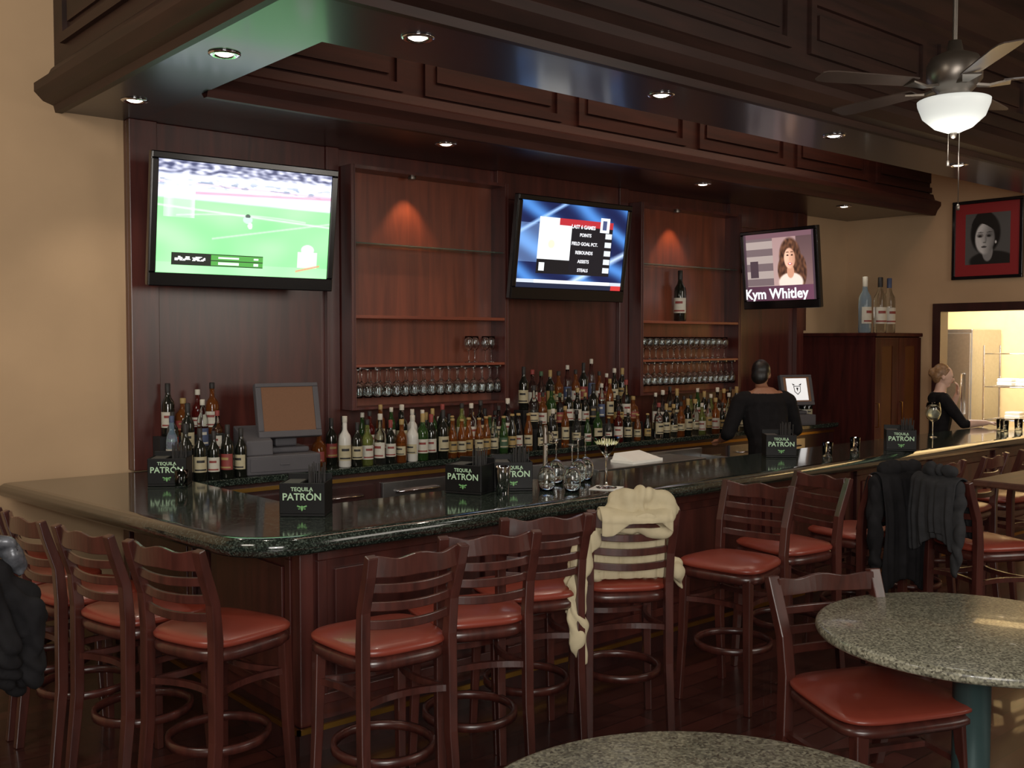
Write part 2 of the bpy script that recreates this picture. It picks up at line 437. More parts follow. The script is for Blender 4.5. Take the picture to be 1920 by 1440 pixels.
b = B(); b.box(BXB-.045, 4.155, .12, BXB+.03, 4.23, .98); part('corner_post', b, [WOOD], r, bevel=.006)
b = B(); b.box(IX+.004, 4.564, .99, IX+.045, 6.0, 1.045); b.box(IX+.004, 4.564, .99, 10.1, 4.595, 1.045); part('inner_rail', b, [RAILW], r)

# ---------------------------------------------------------------- back counter
r = top('back_bar_cabinet', 'dark wood back bar cabinets with steel trimmed doors', 'cabinet')
b = B(); b.box(2.66, 6.1, .08, 9.80, 6.49, .985); part('body', b, [WOODD], r)
b = B(); b.box(2.66, 6.14, 0, 9.80, 6.49, .08); part('toe_kick', b, [BLACKM], r)
b = B(); b.box(2.66, 6.085, .93, 9.80, 6.10, .955); part('gold_trim', b, [BRASS], r)
x = 2.7; i = 0
while x < 9.1:
    steel = i in (2, 3, 5, 8, 9)
    b = B(); b.box(x, 6.075, .12, x+.6, 6.10, .90)
    d = part('door', b, [STEEL if steel else WOODD], r, bevel=.004)
    b = B(); b.tube([(x+.12, 6.075, .83), (x+.12, 6.045, .83), (x+.48, 6.045, .83), (x+.48, 6.075, .83)], .008)
    hd = part('handle', b, [CHROME], d)
    x += .66; i += 1
b = B(); b.box(2.52, 6.05, .987, 9.83, 6.495, 1.03)
single('back_bar_worktop', b, [BARG], 'long dark granite worktop of the back bar', 'counter', bevel=.006)

def steps(x0, x1, n, y0=6.2, dy=.11, dz=.09, label='stepped black bottle riser'):
    b = B()
    for i in range(n): b.box(x0, y0+i*dy, 1.031, x1, (y0+(i+1)*dy) if i < n-1 else min(6.495, y0+n*dy), 1.031+dz*(i+1))
    return single('bottle_riser', b, [BLACKM], label, 'shelf riser')
steps(2.54, 2.98, 2, 6.26, .115, .13, 'stepped black bottle riser on the back counter')
steps(3.97, 5.45, 1, 6.195, .12, .07, 'low black bottle riser under the glass rack')
steps(5.56, 6.88, 2, 6.2, .12, .15, 'stepped black bottle riser on the back counter')
steps(7.05, 8.4, 1, 6.195, .12, .07, 'low black bottle riser under the glass rack')

# ---------------------------------------------------------------- shelving units
def shelving(x0, x1, label):
    r = top('shelving_unit', label, 'shelving', (0, 0, 0))
    y0, y1 = 6.36, 6.553; p = .035
    for (a, c) in ((x0, x0+p), (x1-p, x1)):
        b = B(); b.box(a, y0, 1.40, c, y1, 3.17); b.box(a, y0-.006, 1.40, a+.008, y0, 3.17); b.box(c-.008, y0-.006, 1.40, c, y0, 3.17)
        part('side_post', b, [WOOD], r, bevel=.002)
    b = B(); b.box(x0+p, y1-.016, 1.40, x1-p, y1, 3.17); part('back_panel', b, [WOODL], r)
    b = B(); b.box(x0+p, y0+.004, 3.145, x1-p, y1-.017, 3.17); part('top_board', b, [WOOD], r)
    for z, t in ((2.09, .024), (1.73, .02), (1.42, .02)):
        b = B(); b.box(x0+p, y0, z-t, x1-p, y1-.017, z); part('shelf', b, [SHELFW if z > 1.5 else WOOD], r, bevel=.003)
    b = B(); b.box(x0+p, y0+.02, 2.61, x1-p, y1-.02, 2.618); part('glass_shelf', b, [GLASSSH], r, label='clear glass shelf with green edge')
    n = int((x1-x0-.16)/.125)
    b = B()
    for i in range(n+1):
        x = x0+.075+i*(x1-x0-.15)/n
        b.box(x-.006, y0+.01, 1.697, x+.006, y1-.02, 1.709)
    part('glass_rack', b, [STEEL], r)
    b = B(); b.cyl((0, 0, 0), .03, .018); part('puck_lamp', b, [PEWTER], r, loc=((x0+x1)/2-.15, 6.44, 3.125))
    return r
U1 = (3.95, 5.43); U2 = (7.02, 8.51)
for (x0, x1) in (U1, U2):
    r = shelving(x0, x1, 'tall mahogany shelving unit with glass shelf and hanging stemware')
    light('shelf_spot', 'SPOT', ((x0+x1)/2-.15, 6.40, 3.11), 17, (1, .48, .22), target=((x0+x1)/2-.15, 6.53, 1.75), size=.02, spot=80, parent=None)

# ---------------------------------------------------------------- televisions
def blob(u, v, cu, cv, ru, rv):
    d = ((u-cu)/ru)**2+((v-cv)/rv)**2
    return max(0, min(1, (1.15-d)/.3))
def mixc(a, c, t): return tuple(a[i]*(1-t)+c[i]*t for i in range(3))
def canvas(b, w, h, nx, ny, fn, y=0):
    vs = []; fs = []; cs = []
    for j in range(ny+1):
        for i in range(nx+1): vs.append((-w/2+w*i/nx, y, -h/2+h*j/ny))
    for j in range(ny):
        for i in range(nx):
            a = j*(nx+1)+i; fs.append((a, a+1, a+nx+2, a+nx+1))
            c = fn((i+.5)/nx, (j+.5)/ny); cs.append(lin(tuple(max(0, min(255, q)) for q in c)))
    b.add(vs, fs, False, cs)
def nz(u, v, s=1, o=0): return noise.noise(Vector((u*s, v*s, o)))
def soft(d, w): return max(0, min(1, 1-abs(d)/w))
def paint_soccer(u, v):
    c = mixc((118, 236, 130), (172, 250, 172), .5+.6*nz(u, v, 4))
    c = mixc(c, (230, 252, 232), .8*soft(v-(.60-.10*u), .014))
    if .1 < u < .85: c = mixc(c, (230, 252, 232), .6*soft(v-.50-.06*math.sin(u*3), .011))
    if u > .3: c = mixc(c, (230, 255, 230), .6*soft(v-(.34+.30*(u-.35)), .013))
    if v < .1: c = mixc(c, (200, 250, 200), .3)
    top_ = .66-.02*u
    t = max(0, min(1, (v-top_)/.02))
    if t > 0:
        k = nz(u*.6, v*2, 10)
        d = mixc((250, 250, 255), (216, 224, 248), max(0, min(1, .5+.9*k)))
        if u > .2: d = mixc(d, (240, 140, 168), .85*soft(v-(.715+.06*u), .022))
        d = mixc(d, (232, 150, 176), .5*soft(v-(.81-.02*u), .018))
        cr = max(0, min(1, (v-.87-.03*u)/.03))
        d = mixc(d, mixc((54, 60, 96), (224, 226, 246), max(0, min(1, .5+1.2*nz(u*1.2, v*2, 20)))), cr)
        d = mixc(d, (110, 128, 156), .8*max(0, min(1, (nz(u, v*2.4, 20, 3)-.12)*6))*soft(v-.815, .06))
        c = mixc(c, d, t)
    if .03 < u < .2 and .50 < v < .86:
        c = mixc(c, (244, 248, 250), .3+.3*soft(u-.06, .03)+.3*soft(u-.19, .02))
    c = mixc(c, (190, 214, 206), blob(u, v, .50, .52, .028, .035)); c = mixc(c, (70, 84, 76), blob(u, v, .50, .555, .016, .016)); c = mixc(c, (226, 240, 232), blob(u, v, .515, .465, .014, .03))
    if .08 < u < .60 and .07 < v < .185:
        c = (20, 26, 20)
        if .30 < u and .078 < v < .122: c = (70, 150, 60)
        if .30 < u and .132 < v < .176: c = (70, 150, 60)
        if .34 < u < .46 and (.09 < v < .11 or .145 < v < .165): c = (230, 240, 230)
        if .545 < u < .575 and (.09 < v < .11 or .145 < v < .165): c = (240, 240, 240)
        if .10 < u < .27 and .11 < v < .15 and nz(u, v, 50) > -.1: c = (220, 220, 220)
    if .81 < u < .93 and .10 < v < .25: c = (216, 248, 216)
    c = mixc(c, (240, 252, 240), blob(u, v, .87, .27, .04, .05))
    if .80 < u < .95: c = mixc(c, (230, 120, 96), .9*soft(v-.06-(u-.8)*.4, .016))
    return c
def paint_stats(u, v):
    s = u*.9+v*1.1
    t = abs(math.sin(s*7+.5*nz(u, v, 3)))
    c = mixc((8, 20, 60), (64, 122, 200), t**3)
    c = mixc(c, (190, 215, 250), soft((v-.15)-(u-.6)*.75, .06))
    c = mixc(c, (150, 190, 245), soft((v-.6)-(u+.05)*.9, .04))
    if u < .22 and .3 < v < .75: c = mixc(c, (150, 185, 235), .4)
    if .17 < u < .87 and .17 < v < .83:
        c = (14, 14, 20)
        if v > .75: c = (166, 34, 42) if u > .35 else (230, 236, 240)
        elif u < .47:
            c = (232, 236, 238) if v > .34 else (12, 12, 16)
            if .2 < u < .44 and .4 < v < .7: c = (248, 242, 232)
            c = mixc(c, (220, 206, 176), .8*blob(u, v, .29, .52, .03, .05))
            if .19 < u < .24 and .2 < v < .3: c = (220, 224, 228)
        if .80 < u < .865 and .20 < v < .72:
            k = (v-.20)/.52*5.0; c = (206, 210, 216) if .1 < (k % 1) < .75 else (14, 14, 20)
    if .74 < u < .83 and .70 < v < .88:
        c = (226, 232, 244) if not (.765 < u < .805 and .73 < v < .85) else (60, 70, 110)
    if v < .1: c = (190, 200, 216)
    if v < .1 and .16 < u < .88: c = (232, 235, 240)
    if v < .055: c = (20, 28, 50) if u < .9 else (190, 44, 44)
    return c
def paint_show(u, v):
    c = mixc((170, 138, 132), (150, 118, 116), v)
    if u < .42:
        c = (152, 136, 130) if int(v*9) % 2 else (96, 80, 82)
        if .08 < u < .2 and .35 < v < .6: c = (58, 44, 50)
    if u > .75: c = mixc((124, 92, 88), (74, 54, 56), v)
    if v > .93: c = (100, 70, 78)
    hr = mixc((44, 26, 20), (104, 64, 44), max(0, min(1, .5+.9*nz(u*2, v, 16))))
    for e in ((.66, .63, .15, .28), (.57, .44, .09, .2), (.80, .42, .085, .24)): c = mixc(c, hr, blob(u, v, *e))
    c = mixc(c, (222, 200, 184), blob(u, v, .66, .26, .17, .14))
    c = mixc(c, (190, 132, 104), blob(u, v, .66, .42, .05, .1))
    c = mixc(c, mixc((224, 172, 144), (170, 114, 90), max(0, min(1, (u-.62)*7))), blob(u, v, .655, .61, .078, .15))
    for e in (.628, .69):
        c = mixc(c, (48, 28, 24), blob(u, v, e, .655, .016, .012)); c = mixc(c, (80, 48, 36), .8*blob(u, v, e, .70, .022, .008))
    c = mixc(c, (200, 140, 112), .7*blob(u, v, .66, .60, .010, .03))
    c = mixc(c, (176, 64, 66), blob(u, v, .657, .53, .030, .018)); c = mixc(c, (240, 230, 224), blob(u, v, .657, .533, .020, .007))
    if v < .22: c = mixc((62, 36, 50), (90, 52, 70), u)
    if u < .03 or u > .97: c = (60, 44, 52)
    return c
def tv(label, loc, yaw, w, h, fn, over=None, tilt=8, bez=.045, chin=.085, wallpt=None):
    r = top('television', label, 'television', loc, yaw)
    M = Matrix.Rotation(math.radians(tilt), 4, 'X')
    b = B(); b.xf = M
    b.box(-w/2-bez, 0, -h/2-chin, w/2+bez, .05, h/2+bez)
    b.box(-w/2+.1, .05, -h/2, w/2-.1, .09, h/2-.05)
    for (x0, z0, x1, z1) in ((-w/2-bez, -h/2-chin, w/2+bez, -h/2), (-w/2-bez, h/2, w/2+bez, h/2+bez), (-w/2-bez, -h/2, -w/2, h/2), (w/2, -h/2, w/2+bez, h/2)):
        b.box(x0, -.014, z0, x1, 0, z1)
    part('bezel', b, [BLACKP], r, bevel=.008)
    b = B(); b.xf = M; canvas(b, w, h, 220, 124, fn, -.003)
    if over: over(b, w, h)
    part('screen', b, [SCR], r)
    wp = Matrix.Rotation(-yaw, 4, 'Z') @ (Vector(wallpt)-Vector(loc))
    b = B(); b.box(-.15, .08, -.15, .15, .11, .15)
    b.tube([Vector((0, .1, 0)), wp], .025); part('wall_bracket', b, [BLACKM], r)
    return r
def stat_text(b, w, h):
    b.col = lin((240, 240, 245)); 
    b.text('LAST 6 GAMES', .042, txz(.09, -.006, .17), .001)
    for i, t in enumerate(('POINTS', 'FIELD GOAL PCT.', 'REBOUNDS', 'ASSISTS', 'STEALS')):
        b.text(t, .038, txz(.12, -.006, .105-.073*i), .0008)
def show_text(b, w, h):
    b.col = lin((250, 248, 252)); b.text('Kym Whitley', .135, txz(-.05, -.006, -.26*h/.64), .003)
tv('large black flat television showing a green soccer pitch', (3.06, 6.18, 2.67), math.radians(-3), 1.17, .69, paint_soccer, wallpt=(3.1, 6.55, 2.67))
tv('large black flat television showing sports statistics on blue', (5.98, 6.17, 2.68), math.radians(-2), 1.17, .69, paint_stats, stat_text, chin=.10, wallpt=(6.1, 6.55, 2.67))
tv('black television on wall arm showing a talk show guest', (8.31, 5.77, 2.61), math.radians(-92), .80, .64, paint_show, show_text, tilt=6, bez=.035, chin=.08, wallpt=(8.8, 6.55, 2.63))

# ---------------------------------------------------------------- bottles
def gl(name, rgb, tr=.85): return plain(name, rgb, .04, trans=tr, ior=1.36)
GC = {'clear': gl('clear_bottle_glass', (238, 244, 242), 1), 'amber': gl('amber_bottle_glass', (176, 104, 52)), 'green': gl('green_bottle_glass', (78, 122, 66)),
      'dark': plain('dark_bottle_glass', (18, 20, 16), .08, var=.05, coat=.3), 'red': gl('red_bottle_glass', (130, 44, 38)), 'lime': gl('lime_liqueur_glass', (160, 172, 96)),
      'blue': gl('blue_bottle_glass', (176, 208, 232)), 'white': plain('white_bottle', (196, 194, 186), .3, var=.03)}
LC = {n: plain(n+'_label', c, .6, var=.06, nscale=60) for n, c in {'white': (186, 182, 168), 'cream': (168, 158, 126), 'red': (122, 46, 42), 'black': (26, 24, 24), 'gold': (148, 124, 74), 'green': (50, 76, 52), 'blue': (58, 70, 100)}.items()}
PROF = {
 'liquor': ([(0, 0), (.034, 0), (.038, .006), (.038, .165), (.034, .185), (.020, .205), (.014, .22), (.0135, .27), (0, .27)], .0385, .04, .13, .262, .298, .0155),
 'wine': ([(0, .004), (.034, 0), (.037, .006), (.037, .18), (.033, .20), (.018, .225), (.014, .245), (.0135, .30), (0, .30)], .0375, .05, .14, .25, .305, .0148),
 'beer': ([(0, 0), (.028, 0), (.0305, .005), (.0305, .115), (.026, .14), (.015, .175), (.0125, .22), (0, .22)], .031, .03, .095, .212, .224, .015),
 'tall': ([(0, 0), (.029, 0), (.031, .005), (.031, .2), (.027, .225), (.015, .25), (.0125, .30), (0, .30)], .0315, .06, .16, .292, .325, .014),
 'squat': ([(0, 0), (.044, 0), (.048, .008), (.048, .10), (.042, .13), (.024, .15), (.016, .165), (.0155, .20), (0, .20)], .0485, .03, .09, .192, .225, .018),
 'tapered': ([(0, 0), (.030, 0), (.033, .006), (.038, .15), (.036, .175), (.018, .205), (.0145, .215), (.0145, .265), (0, .265)], .0365, .05, .11, .255, .29, .0165)}
BME = {}
def bottle_meshes(shape, g, l, c):
    key = (shape, g, l, c)
    if key in BME: return BME[key]
    p, lr, l0, l1, c0, c1, cr = PROF[shape]
    b = B(); b.lathe(p, 20); m1 = b.mesh('bottle', [GC[g]])
    b = B(); a0 = math.radians(195); a1 = math.radians(345)
    b.lathe([(lr+.0006, l0), (lr+.0012, (l0+l1)/2) if shape == 'tapered' else (lr+.0006, (l0+l1)/2), (lr+.0006, l1)], 12, a0=a0, a1=a1)
    alt = {'white': 'red', 'cream': 'black', 'red': 'gold', 'black': 'gold', 'gold': 'black', 'green': 'cream', 'blue': 'white'}[l]
    b.mi = 1; zm = l0+(l1-l0)*.62
    b.lathe([(lr+.0018, zm), (lr+.0018, zm+(l1-l0)*.16)], 8, a0=math.radians(235), a1=math.radians(305))
    b.lathe([(lr+.0018, l0+(l1-l0)*.1), (lr+.0018, l0+(l1-l0)*.2)], 10, a0=math.radians(215), a1=math.radians(325))
    m2 = b.mesh('label', [LC[l], LC[alt]], False)
    b = B(); b.lathe([(cr-.0005, c0), (cr, c0+.002), (cr, c1-.002), (cr*.8, c1), (0, c1)], 14); m3 = b.mesh('cap', [LC[c]])
    BME[key] = (m1, m2, m3); return BME[key]
CN = {'clear': 'clear', 'amber': 'amber', 'green': 'green', 'dark': 'dark', 'red': 'red', 'lime': 'lime', 'blue': 'blue', 'white': 'white'}
SN = {'liquor': 'liquor bottle', 'wine': 'wine bottle', 'beer': 'beer bottle', 'tall': 'slim bottle', 'squat': 'squat bottle', 'tapered': 'tapered bottle'}
def bottle(shape, g, l, c, loc, where, scale=1, short='on back counter'):
    m = bottle_meshes(shape, g, l, c)
    r = top('bottle', '%s %s, %s label, %s cap, %s' % (CN[g], SN[shape], l, c, short), 'bottle', loc, random.uniform(-.7, .3)-.45, m[0], 'bottles '+where)
    r.scale = (min(scale, 1.12),)*2+(scale,)
    part('label', m[1], None, r); part('cap', m[2], None, r)
    return r
def rnd(pool): return random.choice(pool)
poolA = [('liquor', 'amber', 'white', 'black'), ('liquor', 'clear', 'white', 'red'), ('tall', 'clear', 'blue', 'white'), ('wine', 'dark', 'white', 'black'), ('tapered', 'amber', 'cream', 'black'), ('squat', 'amber', 'red', 'gold'), ('liquor', 'red', 'red', 'white'), ('wine', 'dark', 'cream', 'black'), ('tapered', 'red', 'white', 'white'), ('liquor', 'dark', 'white', 'gold'), ('wine', 'dark', 'red', 'black')]
poolB = [('liquor', 'clear', 'white', 'white'), ('liquor', 'lime', 'white', 'black'), ('tall', 'green', 'white', 'white'), ('wine', 'dark', 'cream', 'black'), ('tapered', 'amber', 'cream', 'gold'), ('liquor', 'amber', 'white', 'black'), ('tall', 'clear', 'red', 'white'), ('wine', 'green', 'white', 'gold'), ('liquor', 'white', 'cream', 'white'), ('liquor', 'dark', 'white', 'black'), ('liquor', 'clear', 'cream', 'black'), ('wine', 'dark', 'white', 'red')]
poolC = [('beer', 'amber', 'gold', 'gold'), ('beer', 'amber', 'cream', 'gold'), ('beer', 'green', 'green', 'gold'), ('beer', 'dark', 'gold', 'gold'), ('beer', 'dark', 'cream', 'black'), ('beer', 'green', 'white', 'gold'), ('beer', 'clear', 'white', 'gold'), ('beer', 'clear', 'cream', 'black')]
poolD = [('liquor', 'red', 'white', 'black'), ('liquor', 'green', 'cream', 'black'), ('wine', 'dark', 'gold', 'gold'), ('squat', 'dark', 'gold', 'black'), ('tall', 'blue', 'white', 'blue'), ('liquor', 'clear', 'red', 'green'), ('tapered', 'clear', 'cream', 'black'), ('tall', 'amber', 'cream', 'gold'), ('liquor', 'dark', 'cream', 'white'), ('wine', 'dark', 'black', 'black')]
poolE = [('liquor', 'lime', 'white', 'white'), ('liquor', 'clear', 'white', 'black'), ('tapered', 'clear', 'cream', 'gold'), ('liquor', 'amber', 'white', 'gold'), ('tall', 'clear', 'white', 'white'), ('squat', 'lime', 'cream', 'black'), ('wine', 'dark', 'cream', 'gold'), ('tapered', 'amber', 'cream', 'black'), ('liquor', 'clear', 'cream', 'red'), ('liquor', 'dark', 'gold', 'black'), ('tall', 'clear', 'gold', 'black')]
U = random.uniform
WR = 'on the riser near the terminal'
for (z, y, x0, n_, dx) in ((1.031, 6.12, 2.60, 5, .092), (1.162, 6.318, 2.60, 4, .1), (1.292, 6.437, 2.62, 4, .1)):
    for i in range(n_):
        bottle(*rnd(poolA), (x0+i*dx, y, z), WR, U(.95, 1.22), 'on stepped riser')
bottle('tall', 'blue', 'white', 'blue', (2.55, 6.21, 1.031), WR, 1.25)
W2 = 'in the long row below the first glass rack'
x = 3.74; i = 0
while x < 5.46:
    p = rnd(poolB) if x < 4.65 else rnd(poolC)
    if abs(x-4.32) < .045: p = ('tapered', 'white', 'cream', 'white')
    bottle(*p, (x, 6.10+U(-.012, .02), 1.031), W2, U(1.0, 1.22) if x < 4.65 else U(1.25, 1.4)); x += U(.088, .096) if x < 4.6 else .084
x = 4.02
while x < 5.4:
    p = rnd(poolB+poolD) if x < 4.75 else rnd(poolC+poolB+poolB)
    bottle(*p, (x, 6.24, 1.102), W2, U(.95, 1.15)); x += .093
x = 3.64
while x < 3.93:
    bottle(*rnd(poolB+poolA), (x, 6.30, 1.031), W2, U(1.05, 1.3)); x += .1
x = 4.06
while x < 5.4:
    bottle(*rnd(poolB+poolD), (x, 6.40, 1.031), W2, U(.9, 1.1)); x += U(.1, .13)
W3 = 'on the riser under the middle television'
for (z, y) in ((1.182, 6.26), (1.332, 6.385)):
    x = 5.62
    while x < 6.85:
        bottle(*rnd(poolD+poolA), (x, y, z), W3, U(.92, 1.28), 'on stepped riser'); x += U(.093, .105)
x = 5.56
while x < 6.85:
    bottle(*rnd(poolC+poolD), (x, 6.11, 1.031), W3, U(.95, 1.1)); x += U(.098, .14)
W4 = 'in the row below the second glass rack'
x = 6.98
while x < 8.45:
    bottle(*rnd(poolE), (x, 6.10, 1.031), W4, U(.92, 1.25)); x += .101
x = 7.1
while x < 8.38:
    bottle(*rnd(poolE+poolB), (x, 6.245, 1.102), W4, U(.95, 1.2)); x += .1
for i in range(4): bottle('wine', 'dark', rnd(['white', 'cream']), 'black', (9.56+.085*(i % 2)+.04*(i//2), 6.30+.1*(i//2), 1.031), 'beside the second terminal', 1)
for i in range(3): bottle('wine', 'dark', 'cream', 'black', (8.62+.1*i, 6.3, 1.031), 'behind the bartender', 1.05)
b_ = bottle('wine', 'dark', 'white', 'black', (7.68, 6.45, 2.091), 'standing on the shelf of the second unit', 1.1); b_.scale = (1.6, 1.6, 1.6); b_['label'] = 'large dark display bottle with white label on the shelf'

# ---------------------------------------------------------------- stemware
def wineglass(h=.2, rb=.037):
    pr = [(0, 0), (.033, 0), (.033, .003), (.006, .008), (.0035, .02), (.0035, h*.42), (.008, h*.45), (rb*.75, h*.53), (rb, h*.68), (rb*.95, h*.85), (rb*.8, h),
          (rb*.8-.0016, h), (rb*.95-.0018, h*.85), (rb-.0018, h*.68), (rb*.73-.0018, h*.545), (.004, h*.47), (0, h*.465)]
    b = B(); b.lathe(pr, 20); return b.mesh('wine_glass', [GLASS])
WG = wineglass(.21, .037)
def glass_at(loc, flip, label, group, me=None):
    o = top('wine_glass', label, 'glass', loc, 0, me or WG, group)
    if flip: o.rotation_euler = (math.pi, 0, 0)
    return o
for (x0, x1), tag in ((U1, 'first'), (U2, 'second')):
    n = int((x1-x0-.16)/.082)
    for row in (6.403, 6.49):
        for i in range(n+1):
            glass_at((x0+.08+i*(x1-x0-.16)/n, row, 1.696), True, 'clear wine glass hanging upside down from the rack', 'stemware hanging in the %s unit' % tag)
for i in range(4): glass_at((5.06+.085*i, 6.41+.03*(i % 2), 1.731), False, 'clear wine glass standing on the upper shelf', 'stemware on the upper shelf of the first unit')
for row in (6.405, 6.49):
    for i in range(15): glass_at((7.12+.085*i, row, 1.731), False, 'clear wine glass standing on the upper shelf', 'stemware on the upper shelf of the second unit')
GB = wineglass(.26, .050)
for (x, y) in ((3.86, 4.19), (3.94, 4.07), (4.10, 4.37), (4.21, 4.30), (4.32, 4.35)):
    glass_at((x, y, 1.07+.2605), True, 'clear wine glass standing upside down on the bar', 'upturned wine glasses on the bar', GB)
b = B(); b.box(-.08, -.08, 0, .08, .08, .003)
single('cocktail_napkin', b, [WHITE], 'small square white napkin under the martini glass', 'napkin', (4.17, 4.03, 1.0705), .5)
r = top('martini_glass', 'large martini glass with pale cream cocktail on the bar', 'glass', (4.17, 4.03, 1.074))
r.scale = (1.5, 1.5, 1.5)
b = B(); b.lathe([(0, 0), (.04, 0), (.04, .003), (.006, .008), (.0035, .02), (.0035, .11), (.008, .118), (.055, .19), (.0535, .19), (.004, .122), (0, .12)], 28); part('glass', b, [GLASS], r)
b = B(); b.lathe([(0, .1225), (.0030, .1235), (.040, .171), (0, .171)], 24); part('cocktail', b, [plain('glowing_cocktail_liquid', (230, 222, 170), .2, trans=.2, emis=(214, 206, 150), es=.2)], r)  # slight emission put into the drink, which is no light source
LIME = plain('pale_cocktail', (200, 200, 180), .2, trans=.7)
r = top('goblet_glass', 'large stemmed goblet with pale drink on the bar', 'glass', (8.55, 4.35, 1.0705))
part('glass', wineglass(.3, .065), None, r); b = B(); b.ellip((0, 0, .205), (.055, .055, .045)); part('drink', b, [LIME], r)
for i, (x, y) in enumerate(((6.55, 4.12), (9.6, 4.2), (9.75, 4.3), (9.9, 4.2), (2.36, 5.62), (7.05, 4.2))):
    b = B(); b.lathe([(0, 0), (.034, 0), (.039, .1), (.0365, .1), (.032, .008), (0, .008)], 20)
    single('rocks_glass', b, [GLASS], 'short clear tumbler standing on the bar top', 'glass', (x, y, 1.0705), group='tumblers on the bar')

# ---------------------------------------------------------------- bar caddies
def caddy():
    r = top('napkin_caddy', 'black plastic napkin and straw caddy with green lettering', 'napkin holder', (0, 0, 1.0705), group='caddies on the bar')
    b = B(); w, d = .108, .095
    b.box(-w, -d, 0, w, d, .012)
    b.box(-w, -d, .012, w, -d+.008, .16); b.box(-w, d-.008, .012, w, d, .185); b.box(-w, -d+.008, .012, -w+.008, d-.008, .16); b.box(w-.008, -d+.008, .012, w, d-.008, .16)
    b.box(-.01, -d+.008, .012, -.004, d-.008, .158)
    part('body', b, [CADP], r, bevel=.003)
    b = B(); b.text('TEQUILA', .026, txz(0, -d-.0015, .130), .0004)
    b.text('PATRÓN', .047, txz(0, -d-.0015, .093), .0008)
    b.mi = 1
    yy = -d-.0015
    b.add([(0, yy, .026), (.006, yy, .036), (.004, yy, .052), (-.004, yy, .052), (-.006, yy, .036)], [(0, 1, 2, 3, 4)])
    for s_ in (-1, 1):
        b.add([(s_*.005, yy, .049), (s_*.022, yy, .055), (s_*.024, yy, .049), (s_*.008, yy, .042)], [(0, 1, 2, 3)])
        b.add([(s_*.007, yy, .040), (s_*.019, yy, .039), (s_*.014, yy, .034)], [(0, 1, 2)])
    part('lettering', b, [WHITET, GREENT], r)
    b = B(); b.box(-.096, -.08, .013, -.016, .08, .157); part('napkin_stack', b, [NAPK], r)
    b = B()
    for i in range(16):
        a = .012+.0052*i; b.tube([(a, .012*math.sin(i*2), .013), (a+.006*math.sin(i*3), .03*math.sin(i*2)+.01, .235+.012*math.sin(i*5))], .003, 6)
    part('straws', b, [BLACKM], r)
    return r
cd = caddy()
cd.location = (2.46, 4.38, 1.0705); cd.rotation_euler = (0, 0, math.radians(-42))
for (x, y, a) in ((2.37, 5.80, -34), (3.50, 4.42, -64), (3.755, 4.37, -34), (6.3, 4.36, -45), (7.35, 4.0, -55)):
    clone(cd, (x, y, 1.0705), math.radians(a))
b = B(); b.lathe([(0, 0), (.035, 0), (.043, .15), (.043, .155), (.040, .155), (.033, .006), (0, .006)], 24)
single('steel_shaker_cup', b, [CHROME], 'polished steel shaker cup beside the caddies', 'cup', (3.565, 4.22, 1.0705))

# ---------------------------------------------------------------- till terminals
def pos(loc, yaw, label, logo=False, sc=1.0):
    r = top('till_terminal', label, 'cash register', loc, yaw); r.scale = (sc,)*3
    b = B(); b.box(-.23, -.175, 0, .23, .17, .115); part('cash_drawer', b, [GREYP], r, bevel=.008)
    b = B(); b.box(-.21, -.181, .02, .21, -.175, .10); b.box(-.03, -.187, .055, .03, -.181, .065); part('drawer_front', b, [GREYP], r, bevel=.002)
    b = B(); b.add([(-.225, -.15, .115), (-.06, -.15, .115), (-.06, .14, .115), (-.225, .14, .115), (-.225, -.14, .205), (-.06, -.14, .205), (-.06, .14, .28), (-.225, .14, .28)], [(0, 3, 2, 1), (4, 5, 6, 7), (0, 1, 5, 4), (1, 2, 6, 5), (2, 3, 7, 6), (3, 0, 4, 7)])
    part('receipt_printer', b, [GREYP], r, bevel=.008)
    b = B(); b.box(-.04, -.06, .115, .2, .14, .15); b.box(0, 0, .15, .14, .10, .26); part('stand', b, [GREYP], r, bevel=.012)
    M = Matrix.Translation((.07, -.03, .375)) @ Matrix.Rotation(math.radians(-14), 4, 'X')
    b = B(); b.xf = M; b.box(-.20, -.02, -.17, .20, .03, .17); b.box(-.14, .03, -.12, .14, .08, .12)
    for (x0, z0, x1, z1) in ((-.20, -.17, .20, -.13), (-.20, .145, .20, .17), (-.20, -.13, -.165, .145), (.165, -.13, .20, .145)): b.box(x0, -.03, z0, x1, -.02, z1)
    part('monitor', b, [GREYP], r, bevel=.006)
    b = B(); b.xf = M; b.box(-.165, -.023, -.13, .165, -.0205, .145)
    if logo:
        b.mi = 1; b.box(-.13, -.025, -.115, .13, -.0232, .13); b.mi = 2
        b.add([(-.045, -.0262, .045), (.045, -.0262, .045), (.04, -.0262, -.02), (0, -.0262, -.055), (-.04, -.0262, -.02)], [(0, 1, 2, 3, 4)])
        b.mi = 1; b.add([(-.036, -.0268, .037), (.036, -.0268, .037), (.032, -.0268, -.016), (0, -.0268, -.044), (-.032, -.0268, -.016)], [(0, 1, 2, 3, 4)])
        b.mi = 2; b.add([(-.015, -.0272, .025), (.015, -.0272, .025), (.0, -.0272, -.02)], [(0, 1, 2)])
        for q in (-1, 1): b.add([(q*.06, -.0262, .075), (q*.02, -.0262, .055), (q*.05, -.0262, .05)], [(0, 1, 2)])
    part('screen', b, [POSSCR, plain('white_screen', (235, 235, 235), .4, var=.01, emis=(235, 235, 235), es=.7), BLACKM], r)
    return r
pos((3.28, 6.25, 1.031), math.radians(-10), 'grey till terminal with tilted brown screen on cash drawer', sc=1.08)
pos((9.2, 6.25, 1.031), math.radians(-22), 'grey till terminal with white logo screen', True, .95)

